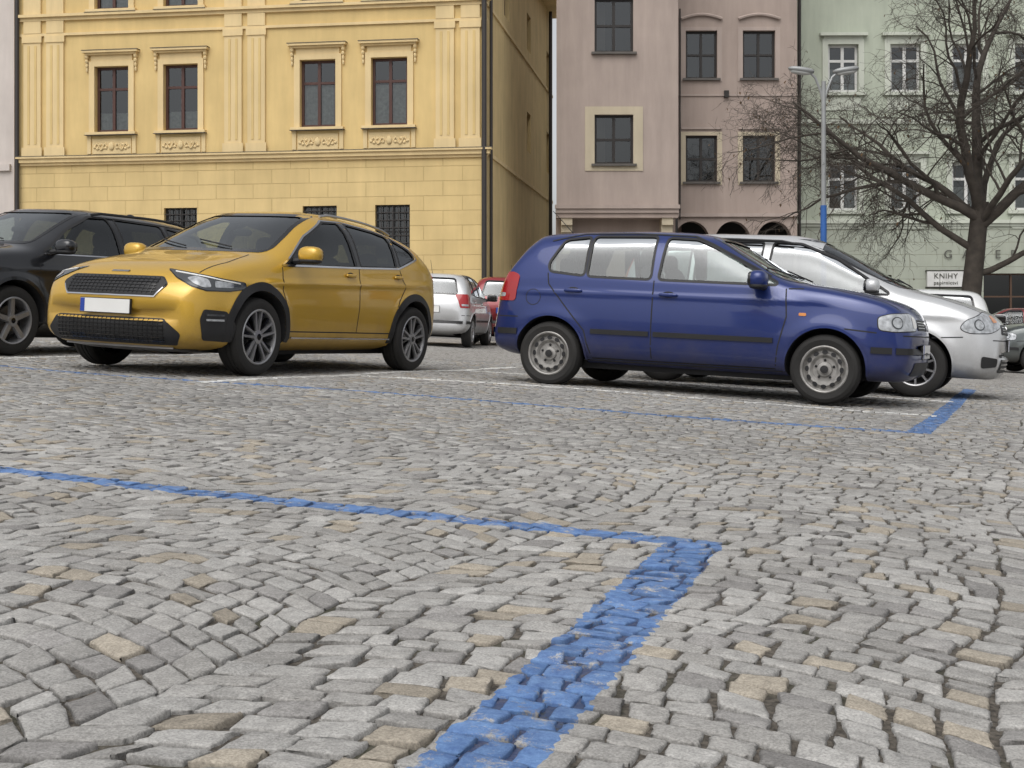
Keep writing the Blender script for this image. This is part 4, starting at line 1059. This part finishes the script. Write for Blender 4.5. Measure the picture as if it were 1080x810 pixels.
# ------------------------------------------------------------ tree
BARK=mat('bark',(.065,.054,.044),.9,bump=.9,bscale=14,var=.35,vscale=6)
tx,ty=9.72,27.5; E=empty('bare_tree',Matrix.Translation((tx,ty,gz(tx,ty)))); mb=MB(); rr=random.Random(23); tips=[]
def grow(p,d,L,r,lv):
    ns={0:7,1:10,2:8,3:6,4:4,5:3}[lv]; pts=[p.copy()]; rad=[r]; dirs=[d.copy()]
    endr={0:.72,1:.20,2:.25,3:.3,4:.4,5:.5}[lv]
    for i in range(ns):
        wob=[.03,.13,.20,.24,.28,.3][lv]
        d=d+Vector((rr.gauss(0,wob),rr.gauss(0,wob),rr.gauss(0,wob)*.7))
        if lv==1: d.z+=.03
        if lv>=3: d.z-=.09
        d.normalize(); p=p+d*(L/ns); pts.append(p.copy()); rad.append(r*(1-(1-endr)*(i+1)/ns)); dirs.append(d.copy())
    if lv==0: rad[0]*=1.4; rad[1]*=1.12
    mb.tube(pts,rad,BARK,[12,9,6,4,3,3][lv],cap=lv<2)
    if lv==5: tips.append(p); return
    if lv==0: return pts,rad,dirs
    nk={1:11,2:8,3:6,4:3}[lv]
    for k in range(nk):
        t=.18+.82*(k+rr.random()*.8)/nk; t=min(t,.99); i=min(int(t*ns),ns-1); q=pts[i].lerp(pts[i+1],t*ns-i)
        dd=dirs[i+1]; ax=dd.orthogonal().normalized(); ax.rotate(Matrix.Rotation(rr.uniform(0,6.28),3,dd))
        an=math.radians(rr.uniform(25,58)); nd=(dd*math.cos(an)+ax*math.sin(an)).normalized()
        grow(q,nd,L*rr.uniform(.44,.70)*(1.05-.35*t),max(.0042,rad[i]*rr.uniform(.38,.58)),lv+1)
pts,rad,dirs=grow(Vector((0,0,-.1)),Vector((.01,0,1)),3.7,.24,0)
top=pts[-1]
for dx,dy,dz,L,r in ((-1.15,.1,1.,4.8,.11),(-.5,-.3,1.25,5.0,.13),(.12,.3,1.4,5.4,.14),(.9,-.1,1.,4.8,.12),(-.8,.6,.75,4.4,.09),(.6,.7,.9,4.4,.09),(-.15,-.9,1.,4.2,.08)):
    grow(top-Vector((0,0,rr.uniform(0,.6))),Vector((dx,dy,dz)).normalized(),L,r,1)
grow(pts[5],Vector((-1,.1,.55)).normalized(),4.5,.08,1); grow(pts[4],Vector((1,-.1,.5)).normalized(),4.0,.075,1)
mb.obj('trunk_and_branches',E,sharp=80)
lf=MB(); LEAF=mat('dry_leaves',(.10,.055,.02),.8,var=.4,vscale=30)
for p_ in rr.sample(tips,min(700,len(tips))):
    a=rr.uniform(0,6.28); s_=rr.uniform(.025,.05); u=Vector((math.cos(a),math.sin(a),rr.uniform(-.5,.5)))*s_; v=Vector((-math.sin(a)*.3,math.cos(a)*.3,-1))*s_
    lf.add([p_-u*.6,p_+v*.8-u*.3,p_+v*1.6,p_+v*.8+u*.6,p_+u*.3],[(0,1,2,3,4)],LEAF)
lf.obj('dry_leaves',E)
print('tips',len(tips),time.time()-T0)
# ------------------------------------------------------------ world, sun, camera
w=bpy.data.worlds.new('World'); S.world=w; w.use_nodes=True; nt=w.node_tree; nt.nodes.clear()
out=N(nt,'ShaderNodeOutputWorld'); bg=N(nt,'ShaderNodeBackground'); sk=N(nt,'ShaderNodeTexSky'); sk.sky_type='NISHITA'; sk.sun_disc=False
sk.sun_elevation=math.radians(55); sk.sun_rotation=math.radians(200); sk.air_density=1.; sk.dust_density=4.; sk.altitude=200
hs=N(nt,'ShaderNodeHueSaturation'); hs.inputs['Saturation'].default_value=.15
nt.links.new(sk.outputs[0],hs.inputs['Color']); nt.links.new(hs.outputs[0],bg.inputs[0]); bg.inputs[1].default_value=.15; nt.links.new(bg.outputs[0],out.inputs[0])
sd=bpy.data.lights.new('sun','SUN'); sd.energy=1.45; sd.angle=math.radians(60); sd.color=(1,.97,.93)
so=link(bpy.data.objects.new('sun',sd)); el=math.radians(55); az=math.radians(200)
dirv=Vector((math.sin(az)*math.cos(el),math.cos(az)*math.cos(el),math.sin(el)))
so.rotation_euler=dirv.to_track_quat('Z','Y').to_euler(); so.location=dirv*50
cd=bpy.data.cameras.new('camera'); cam=link(bpy.data.objects.new('camera',cd)); cam.location=(0,0,.6); cam.rotation_euler=(math.pi/2,0,0)
cd.lens=45; cd.sensor_width=36; cd.shift_y=-64/1080; cd.clip_end=2000; cd.clip_start=.05
S.camera=cam
S.view_settings.view_transform='Standard'; S.view_settings.look='None'; S.view_settings.exposure=0
print('total',time.time()-T0)
